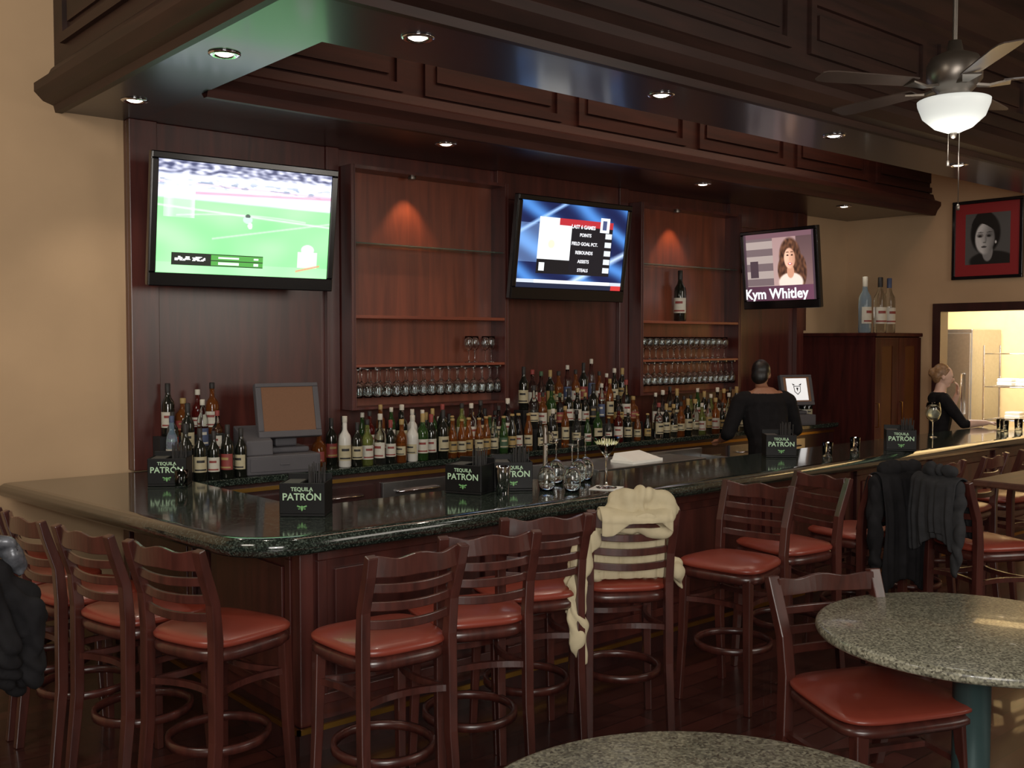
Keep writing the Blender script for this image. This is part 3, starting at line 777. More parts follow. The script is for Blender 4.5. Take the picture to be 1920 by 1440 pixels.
# ---------------------------------------------------------------- draft tap & underbar
b = B(); b.box(4.45, 4.85, .75, 6.5, 5.25, .80)
for x in (4.45, 6.47): b.box(x, 4.85, 0, x+.03, 5.25, .75)
b.box(4.45, 5.22, .8, 6.5, 5.25, 1.05); b.box(4.45, 4.85, .8, 6.5, 4.87, .98); b.box(4.45, 4.87, .8, 4.47, 5.22, 1.0); b.box(6.48, 4.87, .8, 6.5, 5.22, 1.0)
b.box(4.95, 4.86, .98, 6.1, 5.22, 1.03)
single('ice_bin', b, [STEEL], 'stainless steel underbar ice bin and drain board', 'sink', bevel=.004)
def tap(x, y):
    r = top('beer_tap', 'slim steel draft beer tap with black handle', 'beer tap', (x, y, .801))
    h = 1.32-r.location.z
    b = B(); b.lathe([(0, 0), (.04, 0), (.04, .008), (.016, .02), (.016, h), (.012, h+.02), (0, h+.025)], 20); part('tower', b, [PEWTER], r)
    b = B(); b.tube([(0, -.01, h-.03), (0, -.07, h-.03), (0, -.08, h-.09)], .009); part('faucet', b, [PEWTER], r)
    b = B(); b.lathe([(0, 0), (.006, 0), (.010, .04), (.014, .09), (.011, .11), (0, .115)], 14, (0, -.055, h-.025)); part('tap_handle', b, [BLACKP], r)
tap(4.62, 5.03)
b = B(); b.box(-.18, -.10, 0, .18, .10, .02); b.add([(-.17, -.09, .02), (.17, -.09, .02), (.15, .09, .065), (-.15, .09, .065), (.17, .095, .02), (-.17, .095, .02)], [(0, 1, 2, 3), (1, 4, 2), (0, 3, 5), (3, 2, 4, 5)])
single('paper_menus', b, [WHITE], 'white folded paper menus on the steel drain board', 'paper', (5.52, 5.03, 1.031), .1)

# ---------------------------------------------------------------- stools and chairs
def chair(name, label, cat, sh, bh, hoop=True, square=False, tilt=.09):
    r = top(name, label, cat)
    def pillow(z0, z1, hx, hy, dome, p=3.0):
        b = B(); n = 44; vs = []; fs = []
        rings = [(.0, .0, 0), (.92, 0, 0), (1, .35, 0), (1.0, .7, 0), (.95, 1, 0), (.75, 1, dome*.55), (.4, 1, dome*.92), (0, 1, dome)]
        idx = []
        for (s_, t, dz) in rings:
            z = z0+(z1-z0)*t+dz
            if s_ == 0: idx.append([len(vs)]*n); vs.append((0, 0, z)); continue
            row = []
            for i in range(n):
                a = 2*math.pi*i/n; c, q = math.cos(a), math.sin(a)
                e = 2/p; x = hx*s_*math.copysign(abs(c)**e, c); y = hy*s_*math.copysign(abs(q)**e, q)
                x *= 1+.10*(y/hy)
                row.append(len(vs)); vs.append((x, y, z))
            idx.append(row)
        for j in range(len(rings)-1):
            for i in range(n):
                q = []
                for k_ in (idx[j][i], idx[j][(i+1) % n], idx[j+1][(i+1) % n], idx[j+1][i]):
                    if k_ not in q: q.append(k_)
                if len(q) > 2: fs.append(tuple(q))
        b.add(vs, fs, True); return b
    part('seat', pillow(sh-.045, sh-.01, .232, .225, .02, 3.8 if not square else 4.5), [RED], r, label='red vinyl seat cushion')
    part('seat_frame', pillow(sh-.10, sh-.047, .229, .222, 0, 3.8 if not square else 4.5), [STOOLW], r)
    fz = sh-.09
    for s_ in (-1, 1):
        b = B(); b.sweep([(s_*.185, .175, fz+.02), (s_*.192, .185, fz*.5), (s_*.205, .20, 0)], [(.044, .044), (.038, .038), (.032, .032)]); part('leg', b, [STOOLW], r, bevel=.004)
        b = B(); b.sweep([(s_*.198, -.245, 0), (s_*.194, -.205, fz*.55), (s_*.192, -.20, sh), (s_*.195, -.213, sh+(bh-sh)*.4), (s_*.198, -.25-tilt*.15, sh+(bh-sh)*.8), (s_*.20, -.285, bh)],
                         [(.034, .038), (.038, .046), (.040, .048), (.040, .042), (.042, .038), (.042, .032)]); part('leg', b, [STOOLW], r, bevel=.004, label='rear leg continuing up as curved back post')
    def yb(z):
        t = (z-sh)/(bh-sh); return -.20-.013*min(t/.4, 1) - (max(0, t-.4)/.6)*.07
    L = bh-sh
    specs = [(sh+L*.87, .075, .005)] + [(sh+L*f, .034, 0) for f in (.65, .45, .25)]
    for i, (z, hgt, wav) in enumerate(specs):
        pts = []; sz = []
        for k_ in range(17):
            u = -1+2*k_/16; x = u*.19
            pts.append((x, yb(z)-.035*(1-u*u)+.004, z + wav*math.cos(u*math.pi*2) if wav else z-.010*(1-u*u)))
            sz.append((hgt*(1+.08*math.cos(u*math.pi*2) if wav else 1), .016))
        b = B(); b.sweep(pts, sz, (0, 0, 1)); part('slat', b, [STOOLW], r, bevel=.003)
    if hoop:
        for z, rx, ry in ((.30, .195, .205),):
            pts = []
            for k_ in range(28):
                a = 2*math.pi*k_/28; pts.append((rx*math.cos(a), ry*math.sin(a)-.01, z))
            b = B(); b.sweep(pts, [(.034, .02)]*28, (0, 0, 1), True, True); part('foot_ring', b, [STOOLW], r)
        for s_ in (-1, 1):
            pts = [(s_*.193+s_*-.05*(1-(t/8.0-1)**2), -.20+.385*t/16, .54) for t in range(17)]
            b = B(); b.sweep(pts, (.026, .018), (0, 0, 1)); part('stretcher', b, [STOOLW], r)
            pts = [(-.19+.38*t/16, s_*.195-s_*.05*(1-(t/8.0-1)**2)-.005, .54) for t in range(17)]
            b = B(); b.sweep(pts, (.026, .018), (0, 0, 1)); part('stretcher', b, [STOOLW], r)
    else:
        b = B(); b.box(-.19, -.012, .2, .19, .012, .225); b.box(-.205, -.21, .2, -.185, .19, .225); b.box(.185, -.21, .2, .205, .19, .225); part('stretcher', b, [STOOLW], r)
    return r
G = 'bar stools along the bar'
st = chair('bar_stool', 'mahogany ladder-back bar stool with red seat at the bar', 'bar stool', .76, 1.12)
st['group'] = G
d2 = math.radians
st.location = (2.24, 3.40, 0); st.rotation_euler = (0, 0, d2(-4))
spots = [(1.80, 3.92, -72), (1.68, 4.42, -78), (1.60, 4.92, -84), (1.57, 5.42, -88), (1.55, 5.92, -90), (2.73, 3.46, -20), (3.20, 3.62, -22), (4.42, 3.34, 98), (5.02, 3.42, 78)]
for (x, y, a) in spots: clone(st, (x, y, 0), d2(a))
sD = clone(st, (3.67, 3.46, 0), d2(-33), 'mahogany bar stool with a cream coat over its back')
sG = clone(st, (5.72, 3.40, 0), d2(-8), 'mahogany bar stool with black jacket over its back')
sH = clone(st, (5.94, 2.72, 0), d2(-112), 'mahogany bar stool at brown high table with charcoal jacket')
clone(st, (6.45, 3.45, 0), d2(0)); clone(st, (7.1, 3.45, 0), d2(4)); clone(st, (7.8, 3.45, 0), d2(-5))
ch = chair('dining_chair', 'mahogany dining chair with square red seat at granite table', 'chair', .47, .87, False, True)
ch.location = (3.87, 2.20, 0); ch.rotation_euler = (0, 0, math.atan2(.40, -.915)); ch.scale = (1.3, 1.32, 1)
r = top('high_table', 'brown wooden high table beyond the stools', 'table', (6.95, 2.6, 0))
b = B(); b.box(-.62, -.36, 1.0, .62, .36, 1.04); part('table_top', b, [TABLEW], r, bevel=.008)
b = B(); b.cyl((0, 0, .02), .05, .98); part('pedestal', b, [BLACKM], r)
b = B(); b.lathe([(0, 0), (.28, 0), (.28, .015), (.06, .04), (0, .04)], 28); part('foot', b, [BLACKM], r)
def rtable(x, y, rad, label):
    r = top('round_table', label, 'table', (x, y, 0), group='round granite tables')
    b = B(); b.lathe([(0, .705), (rad-.02, .705), (rad-.006, .712), (rad, .724), (rad, .738), (rad-.006, .749), (rad-.02, .755), (0, .755)], 72); part('table_top', b, [TABG], r)
    b = B(); b.lathe([(0, 0), (.26, 0), (.27, .012), (.2, .03), (.09, .05), (.072, .08), (.072, .68), (.14, .69), (.14, .704), (0, .704)], 32); part('pedestal', b, [TEAL], r)
rtable(4.05, 1.88, .605, 'round beige speckled granite table with red chair tucked under')
rtable(1.91, 1.49, .62, 'round beige speckled granite table standing alone near stools')

# ---------------------------------------------------------------- remesh helper, people
def remeshed(b, voxel, mats, region=None, name='body', smooth_it=2, disp=0, fold=0):
    me = b.mesh('tmp', mats, False); o = bpy.data.objects.new('tmp', me); COL.objects.link(o)
    rm = o.modifiers.new('r', 'REMESH'); rm.mode = 'VOXEL'; rm.voxel_size = voxel
    sm = o.modifiers.new('s', 'SMOOTH'); sm.iterations = smooth_it; sm.factor = .5
    bpy.context.view_layer.update()
    out = bpy.data.meshes.new_from_object(o.evaluated_get(bpy.context.evaluated_depsgraph_get()))
    bpy.data.objects.remove(o); bpy.data.meshes.remove(me)
    out.name = name
    out.materials.clear()
    for m in mats: out.materials.append(m)
    if disp:
        ns = [v.normal.copy() for v in out.vertices]
        for v, n in zip(out.vertices, ns):
            q = v.co; d = noise.noise(Vector((q.x*9, q.y*9, q.z*5)))+.5*noise.noise(Vector((q.x*22, q.y*22, q.z*10)))
            if fold:
                w_ = noise.noise(q*6)*2.2
                d += fold*(abs(math.sin((q.x*26+q.z*17+q.y*11)+w_*2))-.6)
            v.co = q+n*d*disp
    for p in out.polygons:
        p.use_smooth = True; p.material_index = region(p.center) if region else 0
    out.update(); return out
def hand(b, w, d, n, curl=.5, side=1):
    w = Vector(w); d = Vector(d).normalized(); n = Vector(n); n = (n-n.dot(d)*d).normalized(); l = d.cross(n)*side
    for k_, off in enumerate((-.028, -.010, .010, .027)):
        kn = w+d*.088+l*off; b.caps([w+l*off*.6, kn], [.014, .0125])
        L = (.068, .078, .074, .058)[k_]
        a = kn+(d*math.cos(curl*.6)+n*math.sin(curl*.6))*L*.5; c = a+(d*math.cos(curl*1.6)+n*math.sin(curl*1.6))*L*.5
        b.caps([kn, a, c], [.0095, .0088, .0075])
    t0 = w+d*.025-l*.025; t1 = t0+(d*.6-l*.7+n*.25).normalized()*.035; t2 = t1+(d*.85-l*.3+n*.3).normalized()*.032
    b.caps([t0, t1, t2], [.014, .011, .009])
def person(label, loc, yaw, H, armR, armL, headyaw, headpitch, mats, hairfn, sleeves, bulk=1.0, lean=0, loose=0):
    s = H/1.75
    r = top('person', label, 'person', loc, yaw); r.scale = (s, s, s)
    b = B(); q_ = bulk; ly = lean
    b.caps([(0, 0, .95), (0, ly*.3, 1.07), (0, .01+ly*.6, 1.20), (0, ly*.9, 1.32)], [.158*q_, .145*q_, .163*q_, .168*q_], .68)
    b.caps([(-.15*q_, -.005+ly, 1.405), (.15*q_, -.005+ly, 1.405)], [.07*q_, .07*q_], .95); b.caps([(0, -.01+ly, 1.38), (0, -.005+ly, 1.44)], [.12, .075], .8)
    b.caps([(0, -.005+ly, 1.43), (0, .01+ly*1.3, 1.54)], [.062, .054])
    HM = Matrix.Translation((0, .01+ly*1.4, 1.56)) @ Matrix.Rotation(headyaw, 4, 'Z') @ Matrix.Rotation(headpitch, 4, 'X')
    b.xf = HM
    b.ellip((0, .005, .095), (.075, .094, .10)); b.ellip((0, .03, .045), (.058, .068, .062)); b.ellip((0, .058, .0), (.034, .034, .028))
    b.ellip((0, .082, .075), (.045, .022, .04)); b.caps([(0, .096, .09), (0, .114, .062)], [.009, .013]); b.ellip((0, .094, .034), (.022, .012, .009))
    for q in (-1, 1): b.ellip((q*.077, .0, .07), (.010, .018, .03)); b.ellip((q*.03, .088, .105), (.022, .01, .007))
    b.xf = Matrix.Identity(4)
    for q in (-1, 1):
        b.caps([(q*.088, 0, .93), (q*.095, .01, .52), (q*.1, -.015, .1)], [.095, .06, .045])
        b.caps([(q*.1, -.03, .05), (q*.105, .05, .045), (q*.11, .15, .035)], [.045, .045, .035])
    for q, arm in ((1, armR), (-1, armL)):
        e, w, hd, pn = arm
        sh_ = Vector((q*.185*q_, -.005+ly, 1.395)); e = Vector(e); w = Vector(w)
        b.caps([sh_, (sh_+e)/2, e], [.064+loose, .058+loose, .048+loose]); b.caps([e, e*.6+w*.4, w], [.046+loose, .042+loose*.5, .027])
        hand(b, w, hd, pn, .6, q)
    wr = [(Vector(a[0]), Vector(a[1])) for a in (armR, armL)]
    def region(c):
        if c.z > 1.475 and abs(c.x) < .16: return 1
        for e, w in wr:
            if (c-w).length < .23:
                t = (c-e).dot(w-e)/(w-e).length_squared
                dd = (c-(e+(w-e)*max(0, min(1, t)))).length
                if t > sleeves and (dd < .085 or (c-w).length < .2 and t > .95 and dd < .2): return 1
        if c.z < .09: return 3
        if c.z < .93: return 2
        return 0
    me = remeshed(b, .0085, mats, region, 'body')
    part('body', me, None, r)
    b = B(); b.xf = HM
    for q in (-1, 1): b.ellip((q*.03, .097, .088), (.011, .006, .006), 10, 6)
    part('eyes', b, [EYE], r)
    b = B(); b.xf = HM; b.ellip((0, .1035, .034), (.021, .007, .007), 10, 6); part('lips', b, [LIPS], r)
    b = B(); b.xf = HM; hairfn(b); hm = remeshed(b, .008, [mats[4]], None, 'hair', 1, .004); part('hair', hm, None, r)
    return r
def hair_short(b):
    b.ellip((0, -.014, .112), (.086, .095, .10)); b.ellip((0, -.045, .06), (.078, .064, .085))
def hair_up(b):
    b.ellip((0, -.020, .120), (.083, .088, .093)); b.ellip((0, -.05, .08), (.076, .06, .085)); b.ellip((0, -.10, .10), (.045, .045, .05))
    b.caps([(-.06, .035, .155), (-.076, .01, .10), (-.072, -.01, .06)], [.016, .012, .010]); b.caps([(.06, .035, .155), (.076, .01, .10), (.072, -.01, .06)], [.016, .012, .010])
def hair_long(b):
    b.ellip((0, -.012, .115), (.085, .097, .10)); b.ellip((0, -.05, .05), (.08, .062, .12)); b.caps([(-.05, -.05, .02), (-.06, -.05, -.12)], [.05, .04]); b.caps([(.05, -.05, .02), (.06, -.05, -.12)], [.05, .04])
person('bartender with short black hair in a black shirt, back turned', (7.46, 5.25, 0), d2(-24), 1.72,
       ((.34, .14, 1.14), (.26, .38, 1.08), (-.1, 1, -.1), (0, 0, -1)), ((-.36, .10, 1.13), (-.30, .34, 1.04), (.1, 1, -.1), (0, 0, -1)),
       d2(-42), d2(-14), [BLKCL, SKIND, TROU, BLACKM, HAIRD], hair_short, .3, 1.3, .12, .014)
person('woman with pinned blonde hair in a black top, hand near chin', (9.84, 4.94, 0), d2(-136), 1.66,
       ((.25, .16, 1.16), (.2, .40, 1.17), (0, 1, 0), (0, 0, -1)), ((-.23, .14, 1.17), (-.05, .19, 1.44), (.3, 0, 1), (0, -1, 0)),
       d2(-8), d2(-10), [BLKCL, SKIN, TROU, BLACKM, HAIRB], hair_up, .2)
pg = person('person in a black leather jacket standing by the stools', (.64, 3.86, 0), d2(-70), 1.66,
       ((.27, .02, 1.12), (.10, .20, 1.04), (-1, .5, 0), (0, 0, -1)), ((-.27, .06, 1.12), (-.12, .25, .98), (1, .4, 0), (0, 0, -1)),
       0, 0, [LEATH, SKIN, TROU, BLACKM, HAIRD], hair_long, 2.0, 1.0, 0, .01)
r = top('coat', 'soft black coat carried over a folded arm', 'coat', (.64, 3.86, 0), d2(-70))
b = B()
b.caps([(.26, .18, 1.10), (.30, .26, .98), (.30, .26, .80)], [.075, .10, .075], .6); b.caps([(.12, .28, 1.08), (.16, .34, .94), (.16, .32, .74)], [.075, .10, .07], .6)
b.caps([(.30, .12, 1.08), (.33, .16, .90), (.31, .18, .80)], [.06, .08, .05], .7)
part('coat_body', remeshed(b, .012, [BLKCL], None, 'coat_body', 3, .02, 1.0), None, r)
b = B(); b.caps([(.24, .14, 1.26), (.30, .22, 1.21), (.28, .26, 1.14)], [.03, .04, .03], .7)
part('scarf', remeshed(b, .010, [SILV], None, 'scarf', 2, .016, 1.0), None, r, label='silver grey satin lining')

# ---------------------------------------------------------------- draped coats
def drape(parent_stool, name, label, cat, mat, w, zout, zin, seedo, extra=None, top_z=1.13, sheet=True, vox=.009, disp=.016):
    o = top(name, label, cat, parent_stool.location, parent_stool.rotation_euler[2])
    if sheet:
        b = B(); nu = 36; path = []
        n1 = 16
        for k_ in range(n1): t = k_/(n1-1); path.append((-.345-.012*math.sin(t*3), zout+(top_z-.02-zout)*t))
        path += [(-.33, top_z+.005), (-.305, top_z+.015), (-.275, top_z+.005)]
        for k_ in range(8): t = k_/7; path.append((-.245+.065*t, top_z-.02-(top_z-zin)*t))
        vs = []; fs = []
        for j, (y, z) in enumerate(path):
            out = j < n1
            for i in range(nu+1):
                u = -1+2*i/nu; hang = max(0, (top_z-z))
                f = .022*math.sin(u*9+seedo+z*3)*min(1, hang*4+.15)+.012*math.sin(u*21+seedo*2+z*5)*min(1, hang*4)
                ww = w*(1+.10*math.sin(z*9+seedo)*hang)
                zz = z+(.05*math.sin(u*3+seedo) if (j < 3) else 0)
                yy = y-abs(f)-.006-.03*(1-u*u) if out else y+abs(f)*.5
                vs.append((u*ww, yy, zz))
        for j in range(len(path)-1):
            for i in range(nu): a = j*(nu+1)+i; fs.append((a, a+1, a+nu+2, a+nu+1))
        b.add(vs, fs, True)
        me = b.mesh(name, [mat]); p = bpy.data.objects.new('coat_body', me); COL.objects.link(p); p.parent = o
        sd = p.modifiers.new('s', 'SOLIDIFY'); sd.thickness = .01
        sb = p.modifiers.new('b', 'SUBSURF'); sb.levels = 1; sb.render_levels = 1
    for (nm, chains, sq) in (extra or []):
        b = B()
        for pts, rs in chains: b.caps(pts, rs, sq)
        part(nm, remeshed(b, vox, [mat], None, nm, 3, disp, .9), None, o)
    return o
# cream coat: bunched hood on top, body hanging inside the back, skirt spread on the seat, one sleeve hanging
drape(sD, 'coat', 'crumpled cream coat over the stool back with sleeve hanging', 'coat', CREAM, .17, 1.06, .79, 1.0,
      [('collar', [([(-.13, -.29, 1.10), (.0, -.31, 1.135), (.15, -.29, 1.10)], [.05, .06, .055]), ([(-.09, -.30, 1.16), (.04, -.32, 1.19)], [.045, .05]), ([(.02, -.31, 1.20), (.13, -.30, 1.175), (.19, -.28, 1.11)], [.04, .045, .035]), ([(-.14, -.25, 1.04), (.16, -.25, 1.03)], [.04, .05])], .85),
       ('sleeve', [([(-.16, -.25, 1.04), (-.235, -.27, .93), (-.27, -.27, .76), (-.265, -.29, .55), (-.25, -.29, .42)], [.05, .055, .048, .042, .03]), ([(-.25, -.24, .92), (-.29, -.22, .74), (-.28, -.24, .6)], [.035, .035, .02])], .5),
       ('coat_skirt', [([(-.13, -.15, .92), (.14, -.15, .92)], [.035, .035]), ([(-.15, -.13, .83), (.17, -.13, .83)], [.05, .055]), ([(.10, -.12, .81), (.26, -.04, .80), (.30, .08, .75)], [.055, .05, .03]), ([(.26, -.10, .79), (.31, -.05, .69)], [.04, .02]), ([(-.14, -.15, .81), (-.25, -.13, .78), (-.27, -.12, .70)], [.045, .04, .02]), ([(-.05, .0, .795), (.12, .0, .80)], [.03, .035])], .9)], disp=.02)
drape(sG, 'jacket', 'black jacket hanging over the stool back', 'jacket', BLKCL, .21, .46, .8, 2.2,
      [('sleeve', [([(-.21, -.31, 1.08), (-.24, -.33, .85), (-.23, -.34, .5)], [.05, .055, .04])], .7),
       ('sleeve', [([(.21, -.31, 1.08), (.24, -.33, .85), (.23, -.34, .5)], [.05, .055, .04])], .7),
       ('collar', [([(-.13, -.31, 1.15), (.13, -.31, 1.15)], [.05, .05])], .8)])
drape(sH, 'jacket', 'charcoal wool jacket hanging over the stool back', 'jacket', GREYCL, .18, .74, .8, .5,
      [('sleeve', [([(.17, -.31, 1.08), (.20, -.35, .85), (.19, -.36, .62)], [.04, .045, .03])], .7),
       ('collar', [([(-.09, -.31, 1.16), (.10, -.31, 1.17)], [.045, .04])], .8)])

# ---------------------------------------------------------------- ceiling fan
r = top('ceiling_fan', 'five-blade ceiling fan with frosted bowl light', 'ceiling fan', (4.97, 2.45, 3.03))
b = B(); b.cyl((0, 0, .32), .012, ZC-3.03-.34); b.lathe([(0, ZC-3.03-.07), (.05, ZC-3.03-.07), (.07, ZC-3.03-.002), (0, ZC-3.03-.002)], 20); part('downrod', b, [PEWTER], r)
b = B(); b.lathe([(0, .34), (.03, .34), (.04, .29), (.11, .26), (.13, .22), (.13, .15), (.10, .11), (.08, .09), (.08, .06), (0, .06)], 32); part('motor_housing', b, [PEWTER], r)
b = B(); b.lathe([(0, -.11), (.03, -.105), (.09, -.08), (.145, -.03), (.168, .03), (.17, .05), (.16, .055), (0, .06)], 36); part('lamp_shade', b, [FROST], r, label='frosted glass bowl shade')
b = B(); b.lathe([(0, -.135), (.012, -.13), (.016, -.115), (.02, -.108), (0, -.108)], 14); part('finial', b, [PEWTER], r)
thR = math.atan2(-.652, .758)
for i, a in enumerate((193, 121, 49, -23, -95)):
    ang = thR+math.radians(a)
    b = B(); b.xf = Matrix.Rotation(ang, 4, 'Z') @ Matrix.Translation((0, 0, .13)) @ Matrix.Rotation(math.radians(9), 4, 'X')
    prs = [(.22, .045), (.26, .05), (.48, .058), (.66, .062), (.71, .055), (.73, .04)]
    vs = [(x, w, .003) for x, w in prs]+[(x, -w, .003) for x, w in reversed(prs)]; vs2 = [(x, y, -.003) for x, y, z in vs]; n = len(vs)
    b.add(vs+vs2, [tuple(range(n)), tuple(range(2*n-1, n-1, -1))]+[(k_, n+k_, n+(k_+1) % n, (k_+1) % n) for k_ in range(n)])
    bl = part('blade', b, [BLADEM], r)
    b = B(); b.xf = Matrix.Rotation(ang, 4, 'Z') @ Matrix.Translation((0, 0, .12)); b.sweep([(.09, 0, .0), (.16, 0, -.01), (.25, 0, .0)], [(.05, .012), (.03, .012), (.09, .008)], (0, 1, 0)); part('blade_arm', b, [PEWTER], r)
for (x, y, l) in ((.0, -.03, .46), (.11, .08, .22)):
    b = B(); b.tube([(x, y, .0 if x else -.11), (x, y, -l)], .0022, 6); b.lathe([(0, -.03), (.008, -.025), (.008, 0), (0, .003)], 10, (x, y, -l)); part('pull_chain', b, [PEWTER], r)
light('fan_bulb', 'POINT', (4.97, 2.45, 2.80), 7, (1, .95, .86), size=.12)

# ---------------------------------------------------------------- corner cabinet
r = top('display_cabinet', 'dark mahogany cabinet with faintly self-glowing amber glazed doors', 'cabinet')
cx0, cx1, cy0, cy1 = 9.87, 10.83, 5.66, 6.54
b = B(); b.box(cx0, cy0+.02, .08, cx0+.03, cy1, 1.95); b.box(cx1-.03, cy0+.02, .08, cx1, cy1, 1.95); b.box(cx0+.03, cy1-.02, .08, cx1-.03, cy1, 1.95); b.box(cx0, cy0+.02, 0, cx1, cy1, .08)
b.box(cx0+.03, cy0+.02, .95, cx1-.03, cy1-.02, .98)
part('body', b, [CABW], r, bevel=.003)
b = B(); b.box(cx0-.02, cy0-.02, 1.95, cx1, cy1+.01, 1.99); part('cornice', b, [CABW], r, bevel=.008)
AMB = plain('glowing_amber_glazing', (52, 25, 15), .6, spec=.1, var=.3, nscale=3, emis=(130, 70, 24), es=.05)  # weak amber glow put into the pane itself, no lamp behind it
for (a, c) in ((cx0+.005, (cx0+cx1)/2-.003), ((cx0+cx1)/2+.003, cx1-.005)):
    b = B(); w = .13
    b.box(a, cy0, .1, a+w, cy0+.02, 1.94); b.box(c-w, cy0, .1, c, cy0+.02, 1.94); b.box(a+w, cy0, .1, c-w, cy0+.02, .2); b.box(a+w, cy0, 1.85, c-w, cy0+.02, 1.94)
    dd = part('door', b, [CABW], r)
    b = B(); b.box(a+w, cy0+.006, .2, c-w, cy0+.014, 1.85); part('door_glass', b, [AMB], dd)
    b = B(); b.tube([(a+.03, cy0, 1.0), (a+.03, cy0-.03, 1.0), (a+.03, cy0-.03, 1.25), (a+.03, cy0, 1.25)], .006); part('handle', b, [BRASS], dd)
for i, (x, y, c) in enumerate(((9.98, 5.85, 'blue'), (10.2, 5.80, 'clear'), (10.42, 5.82, 'clear'))):
    o = bottle('wine', c, 'white', ('white', 'black', 'blue')[i], (x, y, 1.991), 'on top of the display cabinet', 1.1); o.scale = (1.8, 1.8, 1.95); o['label'] = 'oversized %s display bottle standing on the cabinet' % CN[c]

# ---------------------------------------------------------------- framed portrait (generic)
def paint_portrait(u, v):
    if not (.16 < u < .86 and .16 < v < .86): return (140, 38, 42)
    U_ = (u-.16)/.7; V = (v-.16)/.7
    c = (84, 84, 84)
    c = mixc(c, (20, 20, 20), blob(U_, V, .45, .60, .33, .40)); c = mixc(c, (24, 24, 24), blob(U_, V, .42, .9, .2, .14))
    c = mixc(c, (30, 30, 30), blob(U_, V, .60, .05, .5, .2)); c = mixc(c, (140, 140, 140), blob(U_, V, .50, .25, .12, .2))
    f = blob(U_, V, .44, .50, .22, .31)
    c = mixc(c, mixc((216, 216, 216), (104, 104, 104), max(0, min(1, (U_-.34)*3.2+.3*nz(U_, V, 4)))), f)
    if V > .66+.14*math.sin(U_*5) and blob(U_, V, .43, .7, .28, .3): c = (24, 24, 24)
    for e in (.33, .53):
        c = mixc(c, (90, 90, 90), .6*blob(U_, V, e, .56, .075, .045)); c = mixc(c, (30, 30, 30), blob(U_, V, e, .55, .042, .022))
        c = mixc(c, (44, 44, 44), .9*blob(U_, V, e+.01, .62, .065, .010))
    c = mixc(c, (120, 120, 120), .6*blob(U_, V, .46, .48, .022, .08)); c = mixc(c, (80, 80, 80), .8*blob(U_, V, .43, .425, .035, .012))
    c = mixc(c, (66, 66, 66), .95*blob(U_, V, .42, .335, .062, .020)); c = mixc(c, (225, 225, 225), blob(U_, V, .68, .42, .018, .03))
    return c
r = top('framed_picture', 'black framed grey portrait of a woman on red mat', 'picture', (XW-.035, 4.95, 2.97), d2(-90))
b = B(); w, h = .37, .415
for (x0, z0, x1, z1) in ((-w, -h, w, -h+.035), (-w, h-.035, w, h), (-w, -h+.035, -w+.035, h-.035), (w-.035, -h+.035, w, h-.035)): b.box(x0, -.015, z0, x1, .03, z1)
part('frame', b, [BLACKP], r, bevel=.005)
b = B(); canvas(b, 2*w-.07, 2*h-.07, 120, 134, paint_portrait, .0); part('print', b, [ART], r)

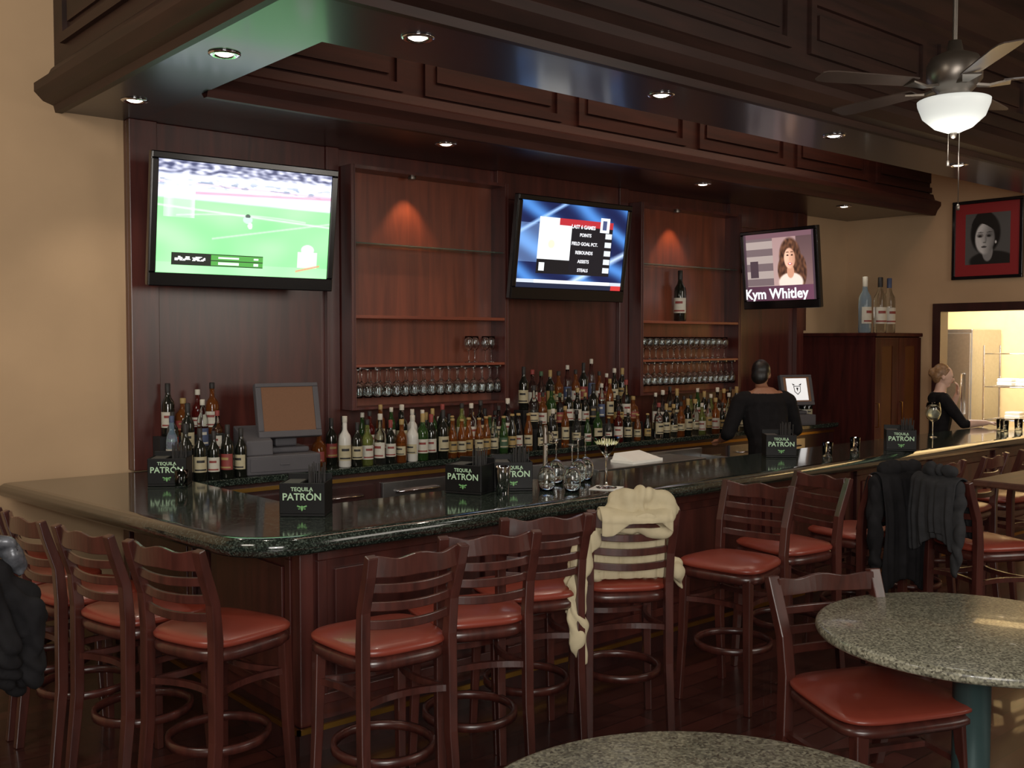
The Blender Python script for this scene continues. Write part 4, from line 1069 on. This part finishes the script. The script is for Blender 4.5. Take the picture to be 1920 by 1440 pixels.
# ---------------------------------------------------------------- kitchen things
r = top('refrigerator', 'stainless steel commercial refrigerator in the kitchen', 'refrigerator', (12.95, 6.35, 0))
b = B(); b.box(-.4, -.45, .1, .4, .5, 2.05); b.box(-.36, -.4, 0, .36, .45, .1); part('body', b, [STEEL], r, bevel=.01)
b = B(); b.box(-.43, -.44, .15, -.402, .49, 2.0); d_ = part('door', b, [STEEL], r, bevel=.006)
b = B(); b.tube([(-.43, -.36, 1.0), (-.48, -.36, 1.0), (-.48, -.36, 1.5), (-.43, -.36, 1.5)], .012); part('handle', b, [CHROME], d_)
r = top('wire_rack', 'chrome wire kitchen rack with folded white cloths', 'shelving', (12.7, 5.42, 0))
for x in (-.22, .22):
    for y in (-.3, .3):
        b = B(); b.cyl((x, y, 0), .013, 1.85); part('post', b, [CHROME], r)
for z in (.5, .95, 1.35, 1.75):
    b = B()
    for k_ in range(9): b.tube([(-.22+.055*k_, -.3, z), (-.22+.055*k_, .3, z)], .004, 6)
    b.tube([(-.22, -.3, z), (.22, -.3, z), (.22, .3, z), (-.22, .3, z)], .006, 6, True); part('wire_shelf', b, [CHROME], r)
for k_, (y, z) in enumerate(((-.12, 1.36), (.1, 1.36), (0, .96))):
    b = B(); b.box(-.12, -.09, 0, .12, .09, .05); b.box(-.11, -.085, .05, .12, .09, .09)
    single('folded_cloth', b, [WHITE], 'folded white kitchen cloth on the wire rack', 'cloth', (12.7, 5.42+y, z), 0, .01, group='folded cloths on the wire rack')

# ---------------------------------------------------------------- lights
light('room_fill', 'AREA', (-1.0, -2.2, 2.6), 205, (1, .94, .86), target=(4, 4.2, .9), size=2.6)
light('room_fill_side', 'AREA', (6.5, -1.5, 3.0), 75, (1, .90, .78), target=(7, 4.5, .8), size=2.5)
light('room_fill_near', 'AREA', (-1.2, 3.5, 4.3), 75, (1, .90, .76), target=(1.0, 6.6, 1.8), size=1.5)
light('camera_flash', 'AREA', (.05, .02, 2.02), 24, (1, .96, .9), target=(3.3, 3.9, 1.3), size=.14)
light('recess_glow', 'AREA', (6.4, 4.9, 4.25), 22, (1, .6, .42), target=(6.4, 5.1, 3), size=6, sy=.5)
light('kitchen_light', 'AREA', (12.0, 5.3, 3.1), 170, (1, .93, .8), target=(12.3, 5.6, 0), size=1.2)
w = bpy.data.worlds.new('World'); scn.world = w; w.use_nodes = True
w.node_tree.nodes['Background'].inputs[0].default_value = (.5, .42, .36, 1); w.node_tree.nodes['Background'].inputs[1].default_value = .02
# ---------------------------------------------------------------- camera
cam = bpy.data.cameras.new('Camera'); co = bpy.data.objects.new('Camera', cam); COL.objects.link(co); scn.camera = co
cam.sensor_width = 36; cam.lens = 36*1926/1920; cam.clip_start = .05
F = Vector((.652, .758, 0)).normalized(); th = math.radians(2.38)
fw = F*math.cos(th)-Vector((0, 0, 1))*math.sin(th)
co.location = (0, 0, 1.9); co.rotation_euler = fw.to_track_quat('-Z', 'Y').to_euler()
scn.view_settings.view_transform = 'Standard'
scn.view_settings.gamma = 1.12
